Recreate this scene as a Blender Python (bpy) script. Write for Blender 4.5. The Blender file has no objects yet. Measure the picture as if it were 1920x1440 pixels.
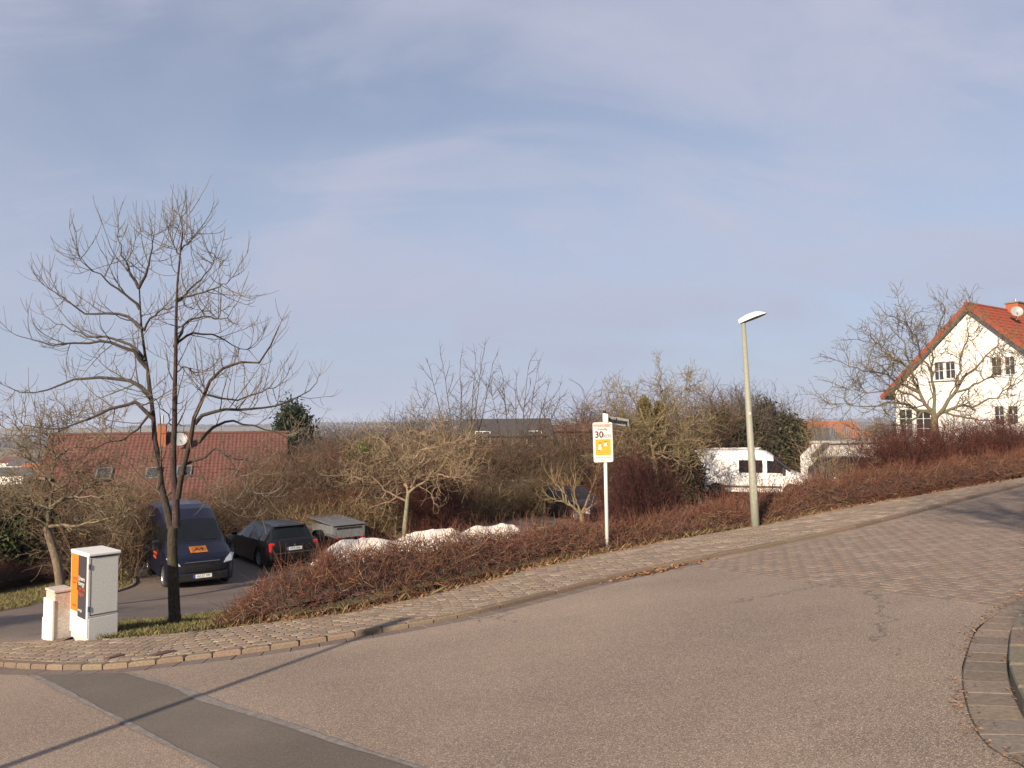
import bpy, math, random
import numpy as np
from mathutils import Matrix, Vector

sc = bpy.context.scene
R = math.radians
# ------------------------------------------------------------------ camera
FPX = 1397.0                                   # focal length in pixels of the 1920 px wide picture
PITCH = math.atan(88 / FPX); ROLL = -0.011
cam_d = bpy.data.cameras.new('camera'); cam = bpy.data.objects.new('camera', cam_d)
sc.collection.objects.link(cam); sc.camera = cam
cam_d.sensor_width = 36.0; cam_d.lens = FPX / 1920 * 36.0
cam_d.clip_start = 0.05; cam_d.clip_end = 20000
cam.matrix_world = Matrix.Rotation(math.pi / 2 + PITCH, 4, 'X') @ Matrix.Rotation(ROLL, 4, 'Z')
# ------------------------------------------------------------------ light
SUN_EL = R(23.0); SUN_TX, SUN_TY = 0.487, 0.873        # horizontal travel direction of the sunlight
sun_d = bpy.data.lights.new('sun', 'SUN'); sun_d.energy = 5.0; sun_d.angle = R(0.55); sun_d.color = (1.0, 0.83, 0.645)
sun = bpy.data.objects.new('sun', sun_d); sc.collection.objects.link(sun)
sdir = Vector((SUN_TX * math.cos(SUN_EL), SUN_TY * math.cos(SUN_EL), -math.sin(SUN_EL)))
sun.rotation_euler = sdir.to_track_quat('-Z', 'Y').to_euler()
sun.location = (-20, -35, 30)
sc.view_settings.view_transform = 'Standard'; sc.view_settings.look = 'None'
sc.view_settings.exposure = 0.86; sc.view_settings.gamma = 1.0
sc.view_settings.use_curve_mapping = False
sc.cycles.max_bounces = 5; sc.cycles.diffuse_bounces = 3; sc.cycles.glossy_bounces = 2; sc.cycles.transmission_bounces = 2; sc.cycles.volume_bounces = 0
# ------------------------------------------------------------------ sky
world = bpy.data.worlds.new('World'); sc.world = world; world.use_nodes = True
def world_nodes():
    nt = world.node_tree; N = nt.nodes; L = nt.links; N.clear()
    out = N.new('ShaderNodeOutputWorld'); bg = N.new('ShaderNodeBackground'); bg.inputs['Strength'].default_value = 0.070
    sky = N.new('ShaderNodeTexSky'); sky.sky_type = 'NISHITA'; sky.sun_disc = False
    sky.sun_elevation = SUN_EL
    sky.sun_rotation = math.atan2(-SUN_TX, -SUN_TY)
    sky.altitude = 200; sky.air_density = 1.0; sky.dust_density = 0.7; sky.ozone_density = 2.0
    tc = N.new('ShaderNodeTexCoord')
    sep = N.new('ShaderNodeSeparateXYZ'); L.new(tc.outputs['Generated'], sep.inputs[0])
    def math_(op, a, b=None, clamp=False):
        m = N.new('ShaderNodeMath'); m.operation = op; m.use_clamp = clamp
        for i, v in enumerate((a, b)):
            if v is None: continue
            if isinstance(v, (int, float)): m.inputs[i].default_value = v
            else: L.new(v, m.inputs[i])
        return m.outputs[0]
    den = math_('ADD', math_('MAXIMUM', sep.outputs[2], 0.0), 0.42)
    cx = math_('DIVIDE', sep.outputs[0], den); cy = math_('DIVIDE', sep.outputs[1], den)
    comb = N.new('ShaderNodeCombineXYZ'); L.new(cx, comb.inputs[0]); L.new(cy, comb.inputs[1])
    def layer(scale, rot, sx, sy, detail, dist, lo, hi, w, rough=0.5):
        mp = N.new('ShaderNodeMapping'); mp.inputs['Rotation'].default_value = (0, 0, R(rot))
        mp.inputs['Scale'].default_value = (sx, sy, 1); mp.inputs['Location'].default_value = (w, w * .7, 0)
        L.new(comb.outputs[0], mp.inputs[0])
        nz = N.new('ShaderNodeTexNoise'); nz.inputs['Scale'].default_value = scale; nz.inputs['Detail'].default_value = detail
        nz.inputs['Roughness'].default_value = rough; nz.inputs['Distortion'].default_value = dist
        L.new(mp.outputs[0], nz.inputs['Vector'])
        mr = N.new('ShaderNodeMapRange'); mr.interpolation_type = 'SMOOTHSTEP'
        mr.inputs['From Min'].default_value = lo; mr.inputs['From Max'].default_value = hi
        L.new(nz.outputs['Fac'], mr.inputs['Value']); return mr.outputs[0]
    a = layer(1.25, -28, 0.9, 1.5, 4, 0.7, 0.36, 0.64, 3.1, .5)
    b = layer(2.8, -38, 0.7, 1.8, 7, 1.0, 0.40, 0.70, 7.7, .58)
    c = layer(0.8, -15, 1.0, 1.2, 3, 0.3, 0.36, 0.62, 1.3)
    veil = math_('ADD', math_('MULTIPLY', a, 0.50), math_('ADD', math_('MULTIPLY', b, 0.36), math_('MULTIPLY', c, 0.28)), True)
    veil = math_('ADD', math_('MULTIPLY', veil, 0.64), 0.35, True)
    mix = N.new('ShaderNodeMixRGB'); mix.blend_type = 'MIX'
    L.new(veil, mix.inputs[0]); L.new(sky.outputs[0], mix.inputs[1])
    mix.inputs[2].default_value = (4.15, 4.3, 5.35, 1)
    # the veil thickens towards the horizon
    hz_ = N.new('ShaderNodeMapRange'); hz_.interpolation_type = 'SMOOTHSTEP'; hz_.inputs['From Min'].default_value = .32; hz_.inputs['From Max'].default_value = -.02
    L.new(sep.outputs[2], hz_.inputs['Value'])
    mix2 = N.new('ShaderNodeMixRGB'); L.new(math_('MULTIPLY', hz_.outputs[0], .88), mix2.inputs[0]); L.new(mix.outputs[0], mix2.inputs[1]); mix2.inputs[2].default_value = (3.05, 3.5, 4.8, 1)
    L.new(mix2.outputs[0], bg.inputs['Color']); L.new(bg.outputs[0], out.inputs['Surface'])
world_nodes()

# ------------------------------------------------------------------ geometry helpers
col = sc.collection
def ray(px, py):
    u = (px - 960) / FPX; v = -(py - 720) / FPX
    c, s = math.cos(ROLL), math.sin(ROLL)
    a = u * c - v * s; b = u * s + v * c
    th = math.pi / 2 + PITCH
    X = a; Y = b * math.cos(th) + math.sin(th); Z = b * math.sin(th) - math.cos(th)
    return np.array([X / Y, 1.0, Z / Y])
PA, PB, PC = .0977, -.0615, -1.65
def plane(x, y): return PC + PA * x + PB * y
def G(px, py, off=0.0):                                  # picture point -> point on the road plane
    d = ray(px, py); return d * ((PC + off) / (d[2] - PA * d[0] - PB))
def at(px, py, Y): return ray(px, py) * Y                # picture point at a given depth
def catmull(P, n):
    P = np.asarray(P, float)
    if len(P) == 2:
        t = np.linspace(0, 1, n)[:, None]; return P[0] * (1 - t) + P[1] * t
    Q = np.vstack([2 * P[0] - P[1], P, 2 * P[-1] - P[-2]])
    d = np.r_[0, np.cumsum(np.linalg.norm(np.diff(P, axis=0), axis=1))]
    s = np.linspace(0, d[-1], n); i = np.clip(np.searchsorted(d, s, 'right') - 1, 0, len(P) - 2)
    t = ((s - d[i]) / (d[i + 1] - d[i]))[:, None]
    p0, p1, p2, p3 = Q[i], Q[i + 1], Q[i + 2], Q[i + 3]
    return .5 * (2 * p1 + (p2 - p0) * t + (2 * p0 - 5 * p1 + 4 * p2 - p3) * t ** 2 + (3 * p1 - p0 - 3 * p2 + p3) * t ** 3)
def tag(o, label=None, cat=None, group=None, kind=None):
    for k, v in (('label', label), ('category', cat), ('group', group), ('kind', kind)):
        if v: o[k] = v
    return o
def empty(name, loc=(0, 0, 0), rz=0.0, label=None, cat=None, group=None):
    o = bpy.data.objects.new(name, None); o.empty_display_size = .1
    o.location = loc; o.rotation_euler = (0, 0, rz); col.objects.link(o); return tag(o, label, cat, group)
def link(name, me, parent=None, mat=None):
    o = bpy.data.objects.new(name, me); col.objects.link(o)
    if parent: o.parent = parent
    if mat and not me.materials: me.materials.append(mat)
    return o
def smooth(me):
    me.polygons.foreach_set('use_smooth', np.ones(len(me.polygons), bool)); return me
def mesh_q(name, V, Q, C=None, sm=False):                # numpy quads
    me = bpy.data.meshes.new(name); V = np.asarray(V, np.float32); Q = np.asarray(Q, np.int32)
    me.vertices.add(len(V)); me.vertices.foreach_set('co', V.ravel())
    me.loops.add(Q.size); me.loops.foreach_set('vertex_index', Q.ravel())
    me.polygons.add(len(Q)); me.polygons.foreach_set('loop_start', np.arange(0, Q.size, Q.shape[1], dtype=np.int32))
    if C is not None:
        at_ = me.color_attributes.new('Col', 'FLOAT_COLOR', 'POINT')
        at_.data.foreach_set('color', np.c_[C, np.ones(len(C))].astype(np.float32).ravel())
    me.update(calc_edges=True)
    if sm: smooth(me)
    return me
class MB:
    """collects faces of one mesh"""
    def __init__(s): s.V = []; s.F = []; s.C = []
    def add(s, V, F, c=None):
        k = len(s.V); s.V += [tuple(map(float, v)) for v in V]; s.F += [tuple(i + k for i in f) for f in F]
        if c is not None: s.C += [tuple(c)] * len(V)
    def box(s, c, h, X=(1, 0, 0), Y=(0, 1, 0), Z=(0, 0, 1), col_=None):
        c = np.array(c, float); X, Y, Z = (np.array(a, float) * b for a, b in zip((X, Y, Z), h))
        V = [c + i * X + j * Y + k * Z for k in (-1, 1) for j in (-1, 1) for i in (-1, 1)]
        s.add(V, [(0, 2, 3, 1), (4, 5, 7, 6), (0, 1, 5, 4), (2, 6, 7, 3), (0, 4, 6, 2), (1, 3, 7, 5)], col_); return s
    def bar(s, p0, p1, w, h=None, up=(0, 0, 1)):
        p0 = np.array(p0, float); p1 = np.array(p1, float); d = p1 - p0; l = np.linalg.norm(d); d /= l
        x = np.cross(d, up); n = np.linalg.norm(x); x = x / n if n > 1e-6 else np.array((1., 0, 0)); z = np.cross(x, d)
        return s.box((p0 + p1) / 2, (w / 2, l / 2, (h or w) / 2), x, d, z)
    def tube(s, pts, rad, n=10, cap=True):
        pts = np.asarray(pts, float); rad = np.broadcast_to(rad, (len(pts),))
        V, Q = tube_np(pts[None], rad[None], n); F = [tuple(q) for q in Q]
        if cap: F += [tuple(range(n - 1, -1, -1)), tuple(range((len(pts) - 1) * n, len(pts) * n))]
        s.add(V, F); return s
    def prism(s, P, e):
        P = np.asarray(P, float); e = np.asarray(e, float); n = len(P)
        s.add(np.vstack([P, P + e]), [tuple(range(n - 1, -1, -1)), tuple(range(n, 2 * n))] +
              [(i, (i + 1) % n, n + (i + 1) % n, n + i) for i in range(n)]); return s
    def poly(s, P): s.add(P, [tuple(range(len(P)))]); return s
    def mesh(s, name, sm=False):
        me = bpy.data.meshes.new(name); me.from_pydata(s.V, [], s.F)
        if s.C:
            a = me.color_attributes.new('Col', 'FLOAT_COLOR', 'POINT')
            a.data.foreach_set('color', np.c_[np.array(s.C), np.ones(len(s.C))].astype(np.float32).ravel())
        me.update()
        if sm: smooth(me)
        return me
    def build(s, name, mat, parent=None, sm=False, bevel=0):
        o = link(name, s.mesh(name, sm), parent, mat)
        if bevel:
            m = o.modifiers.new('bevel', 'BEVEL'); m.width = bevel; m.segments = 2; m.limit_method = 'ANGLE'
        return o
def tube_np(P, Rd, n):
    """P (N,K,3), Rd (N,K) -> vertices, quads"""
    P = np.asarray(P, float); N, K, _ = P.shape
    T = np.empty_like(P); T[:, 1:-1] = P[:, 2:] - P[:, :-2]; T[:, 0] = P[:, 1] - P[:, 0]; T[:, -1] = P[:, -1] - P[:, -2]
    T /= np.linalg.norm(T, axis=2, keepdims=True) + 1e-9
    m = T.mean(1, keepdims=True)
    ref = np.where(np.abs(m[:, :, 1:2]) < .8, np.array([0., 1., 0.]), np.array([1., 0., 0.]))
    A = np.cross(T, np.broadcast_to(ref, T.shape)); A /= np.linalg.norm(A, axis=2, keepdims=True) + 1e-9
    B = np.cross(T, A)
    th = np.arange(n) * 2 * math.pi / n
    V = P[:, :, None, :] + Rd[:, :, None, None] * (np.cos(th)[None, None, :, None] * A[:, :, None, :] + np.sin(th)[None, None, :, None] * B[:, :, None, :])
    idx = np.arange(N * K * n).reshape(N, K, n)
    a = idx[:, :-1]; b = idx[:, 1:]
    Q = np.stack([a, np.roll(a, -1, 2), np.roll(b, -1, 2), b], -1).reshape(-1, 4)
    return V.reshape(-1, 3), Q

# ------------------------------------------------------------------ materials
ALB = .85
def base_mat(name):
    m = bpy.data.materials.new(name); m.use_nodes = True
    nt = m.node_tree; return m, nt, nt.nodes, nt.links, nt.nodes['Principled BSDF']
def add_noise(N, L, scale, detail=6, rough=.6, vec=None, dist=0):
    n = N.new('ShaderNodeTexNoise'); n.inputs['Scale'].default_value = scale; n.inputs['Detail'].default_value = detail
    n.inputs['Roughness'].default_value = rough; n.inputs['Distortion'].default_value = dist
    if vec is not None: L.new(vec, n.inputs['Vector'])
    return n.outputs['Fac']
def ramp(N, L, fac, stops):
    r = N.new('ShaderNodeValToRGB'); e = r.color_ramp.elements
    while len(e) < len(stops): e.new(.5)
    for q, (p, c) in zip(e, stops): q.position = p; q.color = (*c, 1) if len(c) == 3 else c
    L.new(fac, r.inputs[0]); return r.outputs[0]
def mixc(N, L, fac, a, b, mode='MIX'):
    m = N.new('ShaderNodeMixRGB'); m.blend_type = mode
    for i, v in enumerate((fac, a, b)):
        if isinstance(v, (int, float)): m.inputs[i].default_value = v
        elif isinstance(v, tuple): m.inputs[i].default_value = (*v, 1)
        else: L.new(v, m.inputs[i])
    return m.outputs[0]
def bump(N, L, b, h, s, d=.01):
    n = N.new('ShaderNodeBump'); n.inputs['Strength'].default_value = s; n.inputs['Distance'].default_value = d
    L.new(h, n.inputs['Height']); L.new(n.outputs[0], b.inputs['Normal'])
def coords(N, space='Object'): return N.new('ShaderNodeTexCoord').outputs[space]
def geo_pos(N): return N.new('ShaderNodeNewGeometry').outputs['Position']
def mat(name, c, rough=.7, var=.18, scale=6, bmp=.0, metal=0, spec=.5, coat=0, c2=None):
    m, nt, N, L, b = base_mat(name); v = coords(N)
    f = add_noise(N, L, scale, 6, .65, v); c = tuple(x * ALB for x in c); c2 = tuple(x * ALB for x in c2) if c2 else None
    lo = tuple(x * (1 - var) for x in c); hi = c2 or tuple(min(1, x * (1 + var)) for x in c)
    L.new(ramp(N, L, f, [(.3, lo), (.7, hi)]), b.inputs['Base Color'])
    b.inputs['Roughness'].default_value = rough; b.inputs['Metallic'].default_value = metal
    b.inputs['Specular IOR Level'].default_value = spec; b.inputs['Coat Weight'].default_value = coat
    b.inputs['Coat Roughness'].default_value = .05
    if bmp: bump(N, L, b, add_noise(N, L, scale * 6, 4, .6, v), bmp, .01)
    return m
def mat_attr(name, rough=.85, scale=30, var=.35, bmp=.3, spec=.3, trans=0):
    m, nt, N, L, b = base_mat(name)
    a = N.new('ShaderNodeAttribute'); a.attribute_name = 'Col'
    f = add_noise(N, L, scale, 4, .6, geo_pos(N))
    L.new(mixc(N, L, 1.0, a.outputs['Color'], ramp(N, L, f, [(.25, ((1 - var) * ALB,) * 3), (.75, ((1 + var) * ALB,) * 3)]), 'MULTIPLY'), b.inputs['Base Color'])
    b.inputs['Roughness'].default_value = rough; b.inputs['Specular IOR Level'].default_value = spec
    if bmp: bump(N, L, b, f, bmp, .006)
    return m
M = {}
M['twig'] = mat_attr('twig_bark', .85, 40, .3, 0)
M['leaf'] = mat_attr('leaf', .7, 20, .25, 0)
M['paver'] = mat_attr('paver_concrete', .9, 45, .3, .5)
M['white_paint'] = mat('white_paint', (.72, .71, .68), .5, .04, 3)
M['plaster'] = mat('white_plaster', (.80, .79, .76), .9, .05, 1.5, .15)
M['grey_box'] = mat('grey_cabinet', (.56, .57, .55), .6, .12, 38, .25)
M['cab_white'] = mat('white_cabinet', (.74, .73, .70), .5, .05, 5)
M['orange_print'] = mat('orange_print', (.62, .19, .008), .5, .06, 6)
M['dark_print'] = mat('anthracite_print', (.045, .042, .05), .5, .1, 6)
M['red_print'] = mat('red_print', (.50, .07, .015), .5, .06, 6)
M['brown_print'] = mat('brown_print', (.07, .012, .012), .6, .06, 6)
M['grey_print'] = mat('grey_print', (.22, .20, .19), .6, .06, 6)
M['pink_print'] = mat('faded_print', (.36, .15, .10), .6, .06, 6)
M['yellow_print'] = mat('yellow_print', (.66, .37, .03), .5, .1, 20)
M['skin_print'] = mat('pale_print', (.80, .74, .58), .5, .08, 20)
M['black_plastic'] = mat('black_plastic', (.009, .009, .010), .6, .1, 8)
M['rubber'] = mat('tyre_rubber', (.02, .02, .02), .85, .15, 20)
M['alloy'] = mat('alloy_rim', (.42, .42, .43), .35, .1, 10, metal=.8)
M['glass'] = mat('dark_glass', (.006, .008, .009), .06, .1, 3, spec=.3)
M['pane'] = mat('window_pane', (.035, .04, .045), .05, .4, 1.2, spec=.7)
M['navy'] = mat('navy_paint', (.005, .006, .020), .38, .05, 3, coat=.15, spec=.3)
M['blackcar'] = mat('black_paint', (.005, .0055, .006), .36, .06, 3, coat=.2, spec=.3)
M['bluecar'] = mat('dark_blue_paint', (.008, .010, .020), .36, .06, 3, coat=.2, spec=.3)
M['vanwhite'] = mat('van_white', (.74, .74, .73), .35, .05, 2, coat=.3)
M['lamp_glass'] = mat('lamp_glass', (.55, .58, .6), .12, .3, 25, metal=.3)
M['tail_red'] = mat('tail_red', (.55, .012, .02), .15, .1, 30, coat=.5)
M['plate'] = mat('plate_white', (.75, .75, .72), .5, .04, 10)
M['plate_blue'] = mat('plate_blue', (.02, .05, .35), .5, .04, 10)
M['chrome'] = mat('chrome', (.6, .6, .6), .2, .05, 10, metal=1)
M['galv'] = mat('galvanised', (.25, .26, .265), .5, .25, 14, .1, metal=.5)
M['tarp'] = mat('grey_tarp', (.13, .135, .145), .6, .18, 5, .2)
M['lamp_post'] = mat('lamp_post_paint', (.27, .275, .22), .6, .14, 18, .1)
M['lamp_head'] = mat('lamp_head', (.8, .8, .78), .4, .03, 6)
M['lamp_under'] = mat('lamp_diffuser', (.09, .085, .08), .3, .2, 10)
M['brick_or'] = mat('orange_clay', (.36, .105, .042), .8, .2, 9, .2)
M['slate'] = mat('slate_roof', (.075, .08, .09), .75, .25, 5, .2)
M['dark_roof'] = mat('dark_roof', (.062, .055, .050), .85, .25, 5, .2)
M['woodbrown'] = mat('brown_cladding', (.13, .085, .06), .8, .25, 5, .15)
M['greywall'] = mat('grey_render', (.22, .21, .20), .9, .2, 3, .2)
M['coping'] = mat('pale_coping', (.5, .49, .46), .9, .15, 6, .2)
M['steel'] = mat('railing_steel', (.45, .45, .45), .4, .1, 10, metal=.7)
M['dish'] = mat('dish_grey', (.30, .32, .32), .5, .1, 6)
M['gutter_k'] = mat('island_kerb_stone', (.20, .165, .13), .9, .2, 9, .3)
M['sand'] = mat('pale_sand', (.82, .77, .68), .95, .08, 5, .5)
M['iron'] = mat('rusty_iron', (.10, .055, .05), .8, .3, 20, .3)
M['darkwood'] = mat('dark_soffit', (.20, .19, .18), .8, .2, 8)

def mat_tiles(name, c):
    m, nt, N, L, b = base_mat(name); v = coords(N); c = tuple(x * ALB for x in c)
    f = add_noise(N, L, .8, 5, .65, v); g = add_noise(N, L, 9, 3, .6, v)
    k = mixc(N, L, .5, ramp(N, L, f, [(.3, tuple(x * .72 for x in c)), (.7, tuple(x * 1.2 for x in c))]),
             ramp(N, L, g, [(.3, tuple(x * .6 for x in c)), (.75, tuple(x * 1.35 for x in c))]))
    L.new(k, b.inputs['Base Color']); b.inputs['Roughness'].default_value = .8; return m
M['tile_red'] = mat_tiles('red_brown_tile', (.125, .046, .034))
M['tile_or'] = mat_tiles('orange_red_tile', (.27, .060, .028))
M['tile_far'] = mat_tiles('orange_tile', (.44, .14, .055))

def mat_asphalt(name, c, speck, speck_amt, patch=.15, scale=1.0, sparkle=0.0):
    m, nt, N, L, b = base_mat(name); v = geo_pos(N); c = tuple(x * ALB for x in c); speck = tuple(x * ALB for x in speck)
    mpa = N.new('ShaderNodeMapping'); mpa.inputs['Rotation'].default_value = (0, 0, R(-40)); mpa.inputs['Scale'].default_value = (.32, 1.0, 1); L.new(v, mpa.inputs[0])
    big = add_noise(N, L, .75, 6, .62, mpa.outputs[0], .3); mid = add_noise(N, L, 3.2, 5, .65, v)
    vor = N.new('ShaderNodeTexVoronoi'); vor.feature = 'F1'; vor.inputs['Scale'].default_value = 185 * scale; L.new(v, vor.inputs['Vector'])
    sepc = N.new('ShaderNodeSeparateColor'); L.new(vor.outputs['Color'], sepc.inputs[0])
    base = ramp(N, L, big, [(.32, tuple(x * (1 - patch) for x in c)), (.68, tuple(x * (1 + patch) for x in c))])
    huge = add_noise(N, L, .20, 4, .55, v, .6)
    base = mixc(N, L, 1.0, base, ramp(N, L, huge, [(.36, (.66, .64, .64)), (.62, (1.16, 1.15, 1.12))]), 'MULTIPLY')
    base = mixc(N, L, 1.0, base, ramp(N, L, mid, [(.3, (.90,) * 3), (.7, (1.1,) * 3)]), 'MULTIPLY')
    st = ramp(N, L, sepc.outputs[0], [(0, tuple(x * .45 for x in c)), (.45, c), (.86, tuple(x * 1.15 for x in speck)), (1, tuple(min(.85, x * 2.3) for x in speck))])
    k = mixc(N, L, speck_amt, base, st)
    # fine hair cracks
    wv = N.new('ShaderNodeTexVoronoi'); wv.feature = 'DISTANCE_TO_EDGE'; wv.inputs['Scale'].default_value = .33
    d2 = add_noise(N, L, 2.2, 5, .7, v)
    vm = N.new('ShaderNodeVectorMath'); vm.operation = 'ADD'; sv = N.new('ShaderNodeVectorMath'); sv.operation = 'SCALE'
    cc = N.new('ShaderNodeCombineXYZ'); L.new(d2, cc.inputs[0]); L.new(mid, cc.inputs[1])
    L.new(cc.outputs[0], sv.inputs[0]); sv.inputs['Scale'].default_value = .9
    L.new(v, vm.inputs[0]); L.new(sv.outputs[0], vm.inputs[1]); L.new(vm.outputs[0], wv.inputs['Vector'])
    gate = add_noise(N, L, .37, 2, .5, v)
    cr = N.new('ShaderNodeMath'); cr.operation = 'LESS_THAN'; L.new(wv.outputs['Distance'], cr.inputs[0]); cr.inputs[1].default_value = .006
    gt = N.new('ShaderNodeMath'); gt.operation = 'GREATER_THAN'; L.new(gate, gt.inputs[0]); gt.inputs[1].default_value = .585
    an = N.new('ShaderNodeMath'); an.operation = 'MULTIPLY'; L.new(cr.outputs[0], an.inputs[0]); L.new(gt.outputs[0], an.inputs[1])
    an2 = N.new('ShaderNodeMath'); an2.operation = 'MULTIPLY'; L.new(an.outputs[0], an2.inputs[0]); an2.inputs[1].default_value = .55
    k = mixc(N, L, an2.outputs[0], k, (.05, .045, .04))
    L.new(k, b.inputs['Base Color']); b.inputs['Roughness'].default_value = .82; b.inputs['Specular IOR Level'].default_value = .35
    bump(N, L, b, vor.outputs['Distance'], .45, .004)
    return m
M['asphalt'] = mat_asphalt('pinkish_asphalt', (.243, .186, .143), (.43, .345, .265), .52, .22)
M['patch'] = mat_asphalt('grey_asphalt', (.150, .126, .102), (.205, .180, .15), .35, .12, 1.3)
M['seam'] = mat('joint_filler', (.20, .180, .163), .85, .35, 14, .3)
M['drive'] = mat_asphalt('driveway_asphalt', (.165, .128, .106), (.26, .215, .185), .42, .25)
M['gutter'] = mat_attr('gutter_stone', .9, 30, .3, .4)
M['joint'] = mat('joint_sand', (.055, .047, .038), .95, .35, 14, .3)
M['soil'] = mat('bed_soil', (.075, .052, .036), .95, .4, 7, .6)

def mat_ground():
    m, nt, N, L, b = base_mat('ground_cover'); v = geo_pos(N)
    near = ramp(N, L, add_noise(N, L, 1.3, 8, .7, v), [(.25, (.075, .052, .03)), (.45, (.115, .088, .042)), (.6, (.095, .098, .036)), (.75, (.15, .12, .06))])
    mp = N.new('ShaderNodeMapping'); mp.inputs['Scale'].default_value = (.0028, .0085, 1); mp.inputs['Rotation'].default_value = (0, 0, .35); L.new(v, mp.inputs[0])
    vo = N.new('ShaderNodeTexVoronoi'); vo.inputs['Scale'].default_value = 1.0; L.new(mp.outputs[0], vo.inputs['Vector'])
    sp = N.new('ShaderNodeSeparateColor'); L.new(vo.outputs['Color'], sp.inputs[0])
    far = ramp(N, L, sp.outputs[0], [(.0, (.20, .15, .095)), (.3, (.13, .125, .05)), (.5, (.26, .19, .12)), (.7, (.10, .115, .045)), (.9, (.22, .165, .11))])
    far = mixc(N, L, .35, far, ramp(N, L, add_noise(N, L, .02, 4, .6, v), [(.3, (.11, .09, .06)), (.7, (.24, .19, .13))]))
    ln = N.new('ShaderNodeVectorMath'); ln.operation = 'LENGTH'; L.new(v, ln.inputs[0])
    mr = N.new('ShaderNodeMapRange'); mr.inputs['From Min'].default_value = 90; mr.inputs['From Max'].default_value = 200; L.new(ln.outputs['Value'], mr.inputs['Value'])
    L.new(mixc(N, L, mr.outputs[0], near, far), b.inputs['Base Color'])
    b.inputs['Roughness'].default_value = .95; b.inputs['Specular IOR Level'].default_value = .2
    bump(N, L, b, add_noise(N, L, 9, 5, .7, v), .6, .05); return m
M['ground'] = mat_ground()

# ------------------------------------------------------------------ kerb and path lines (world XY)
KPX = [(-260, 1236), (-120, 1241), (0, 1250), (60, 1254), (150, 1256), (230, 1252), (340, 1240), (440, 1228), (540, 1214), (640, 1198), (760, 1178), (900, 1150), (1040, 1115),
       (1150, 1087), (1260, 1063), (1350, 1044), (1500, 1014), (1650, 980), (1800, 941), (1920, 911)]
BPX = [(-260, 1188), (-120, 1194), (0, 1200), (165, 1203), (280, 1192), (400, 1180), (500, 1167), (640, 1150), (840, 1107), (1007, 1063), (1140, 1035), (1280, 1008), (1413, 987), (1613, 947), (1920, 895)]
KH = .055
Kw = [G(*p)[:2] for p in KPX]; Kw.append(Kw[-1] + (Kw[-1] - Kw[-2]) * 3.0)
Bw = [G(*p, KH)[:2] for p in BPX]; Bw.append(Bw[-1] + (Bw[-1] - Bw[-2]) * 1.6)
K = catmull(Kw, 700); B = catmull(Bw, 240)
Ks = np.r_[0, np.cumsum(np.linalg.norm(np.diff(K, axis=0), axis=1))]
def kerb_pt(s, t=0.0, z=None):
    """point s metres along the kerb front, t metres behind it; z above the road plane"""
    s = np.asarray(s, float); t = np.asarray(t, float)
    x = np.interp(s, Ks, K[:, 0]); y = np.interp(s, Ks, K[:, 1])
    tx = np.interp(s + .25, Ks, K[:, 0]) - np.interp(s - .25, Ks, K[:, 0]); ty = np.interp(s + .25, Ks, K[:, 1]) - np.interp(s - .25, Ks, K[:, 1])
    l = np.hypot(tx, ty) + 1e-9; nx, ny = -ty / l, tx / l
    X = x + nx * t; Y = y + ny * t
    return X, Y
def dist_line(x, y, L_):
    """signed distance to polyline, positive on its left (beyond the path)"""
    x = np.atleast_1d(np.asarray(x, float)); y = np.atleast_1d(np.asarray(y, float))
    best = np.full(x.shape, 1e9); sg = np.zeros(x.shape)
    for a, b in zip(L_[:-1], L_[1:]):
        d = b - a; l2 = d @ d; t = np.clip(((x - a[0]) * d[0] + (y - a[1]) * d[1]) / l2, 0, 1)
        qx = x - a[0] - t * d[0]; qy = y - a[1] - t * d[1]; r = np.hypot(qx, qy); m = r < best
        best = np.where(m, r, best); sg = np.where(m, np.sign(d[0] * qy - d[1] * qx), sg)
    return best * sg
B_c = catmull(Bw, 24)
B_ext = np.vstack([B_c[0] + (B_c[0] - B_c[1]) * 80, B_c, B_c[-1] + (B_c[-1] - B_c[-2]) * 30])
def sst(a, b, x):
    t = np.clip((x - a) / (b - a), 0, 1); return t * t * (3 - 2 * t)
def vnoise(x, y, s, seed):
    """smooth value noise"""
    x = np.asarray(x, float) / s; y = np.asarray(y, float) / s
    xi = np.floor(x).astype(int); yi = np.floor(y).astype(int); fx = x - xi; fy = y - yi
    fx = fx * fx * (3 - 2 * fx); fy = fy * fy * (3 - 2 * fy)
    h = lambda a, b: np.modf(np.abs(np.sin(a * 127.1 + b * 311.7 + seed * 74.7) * 43758.5453))[0]
    return (h(xi, yi) * (1 - fx) + h(xi + 1, yi) * fx) * (1 - fy) + (h(xi, yi + 1) * (1 - fx) + h(xi + 1, yi + 1) * fx) * fy
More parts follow.
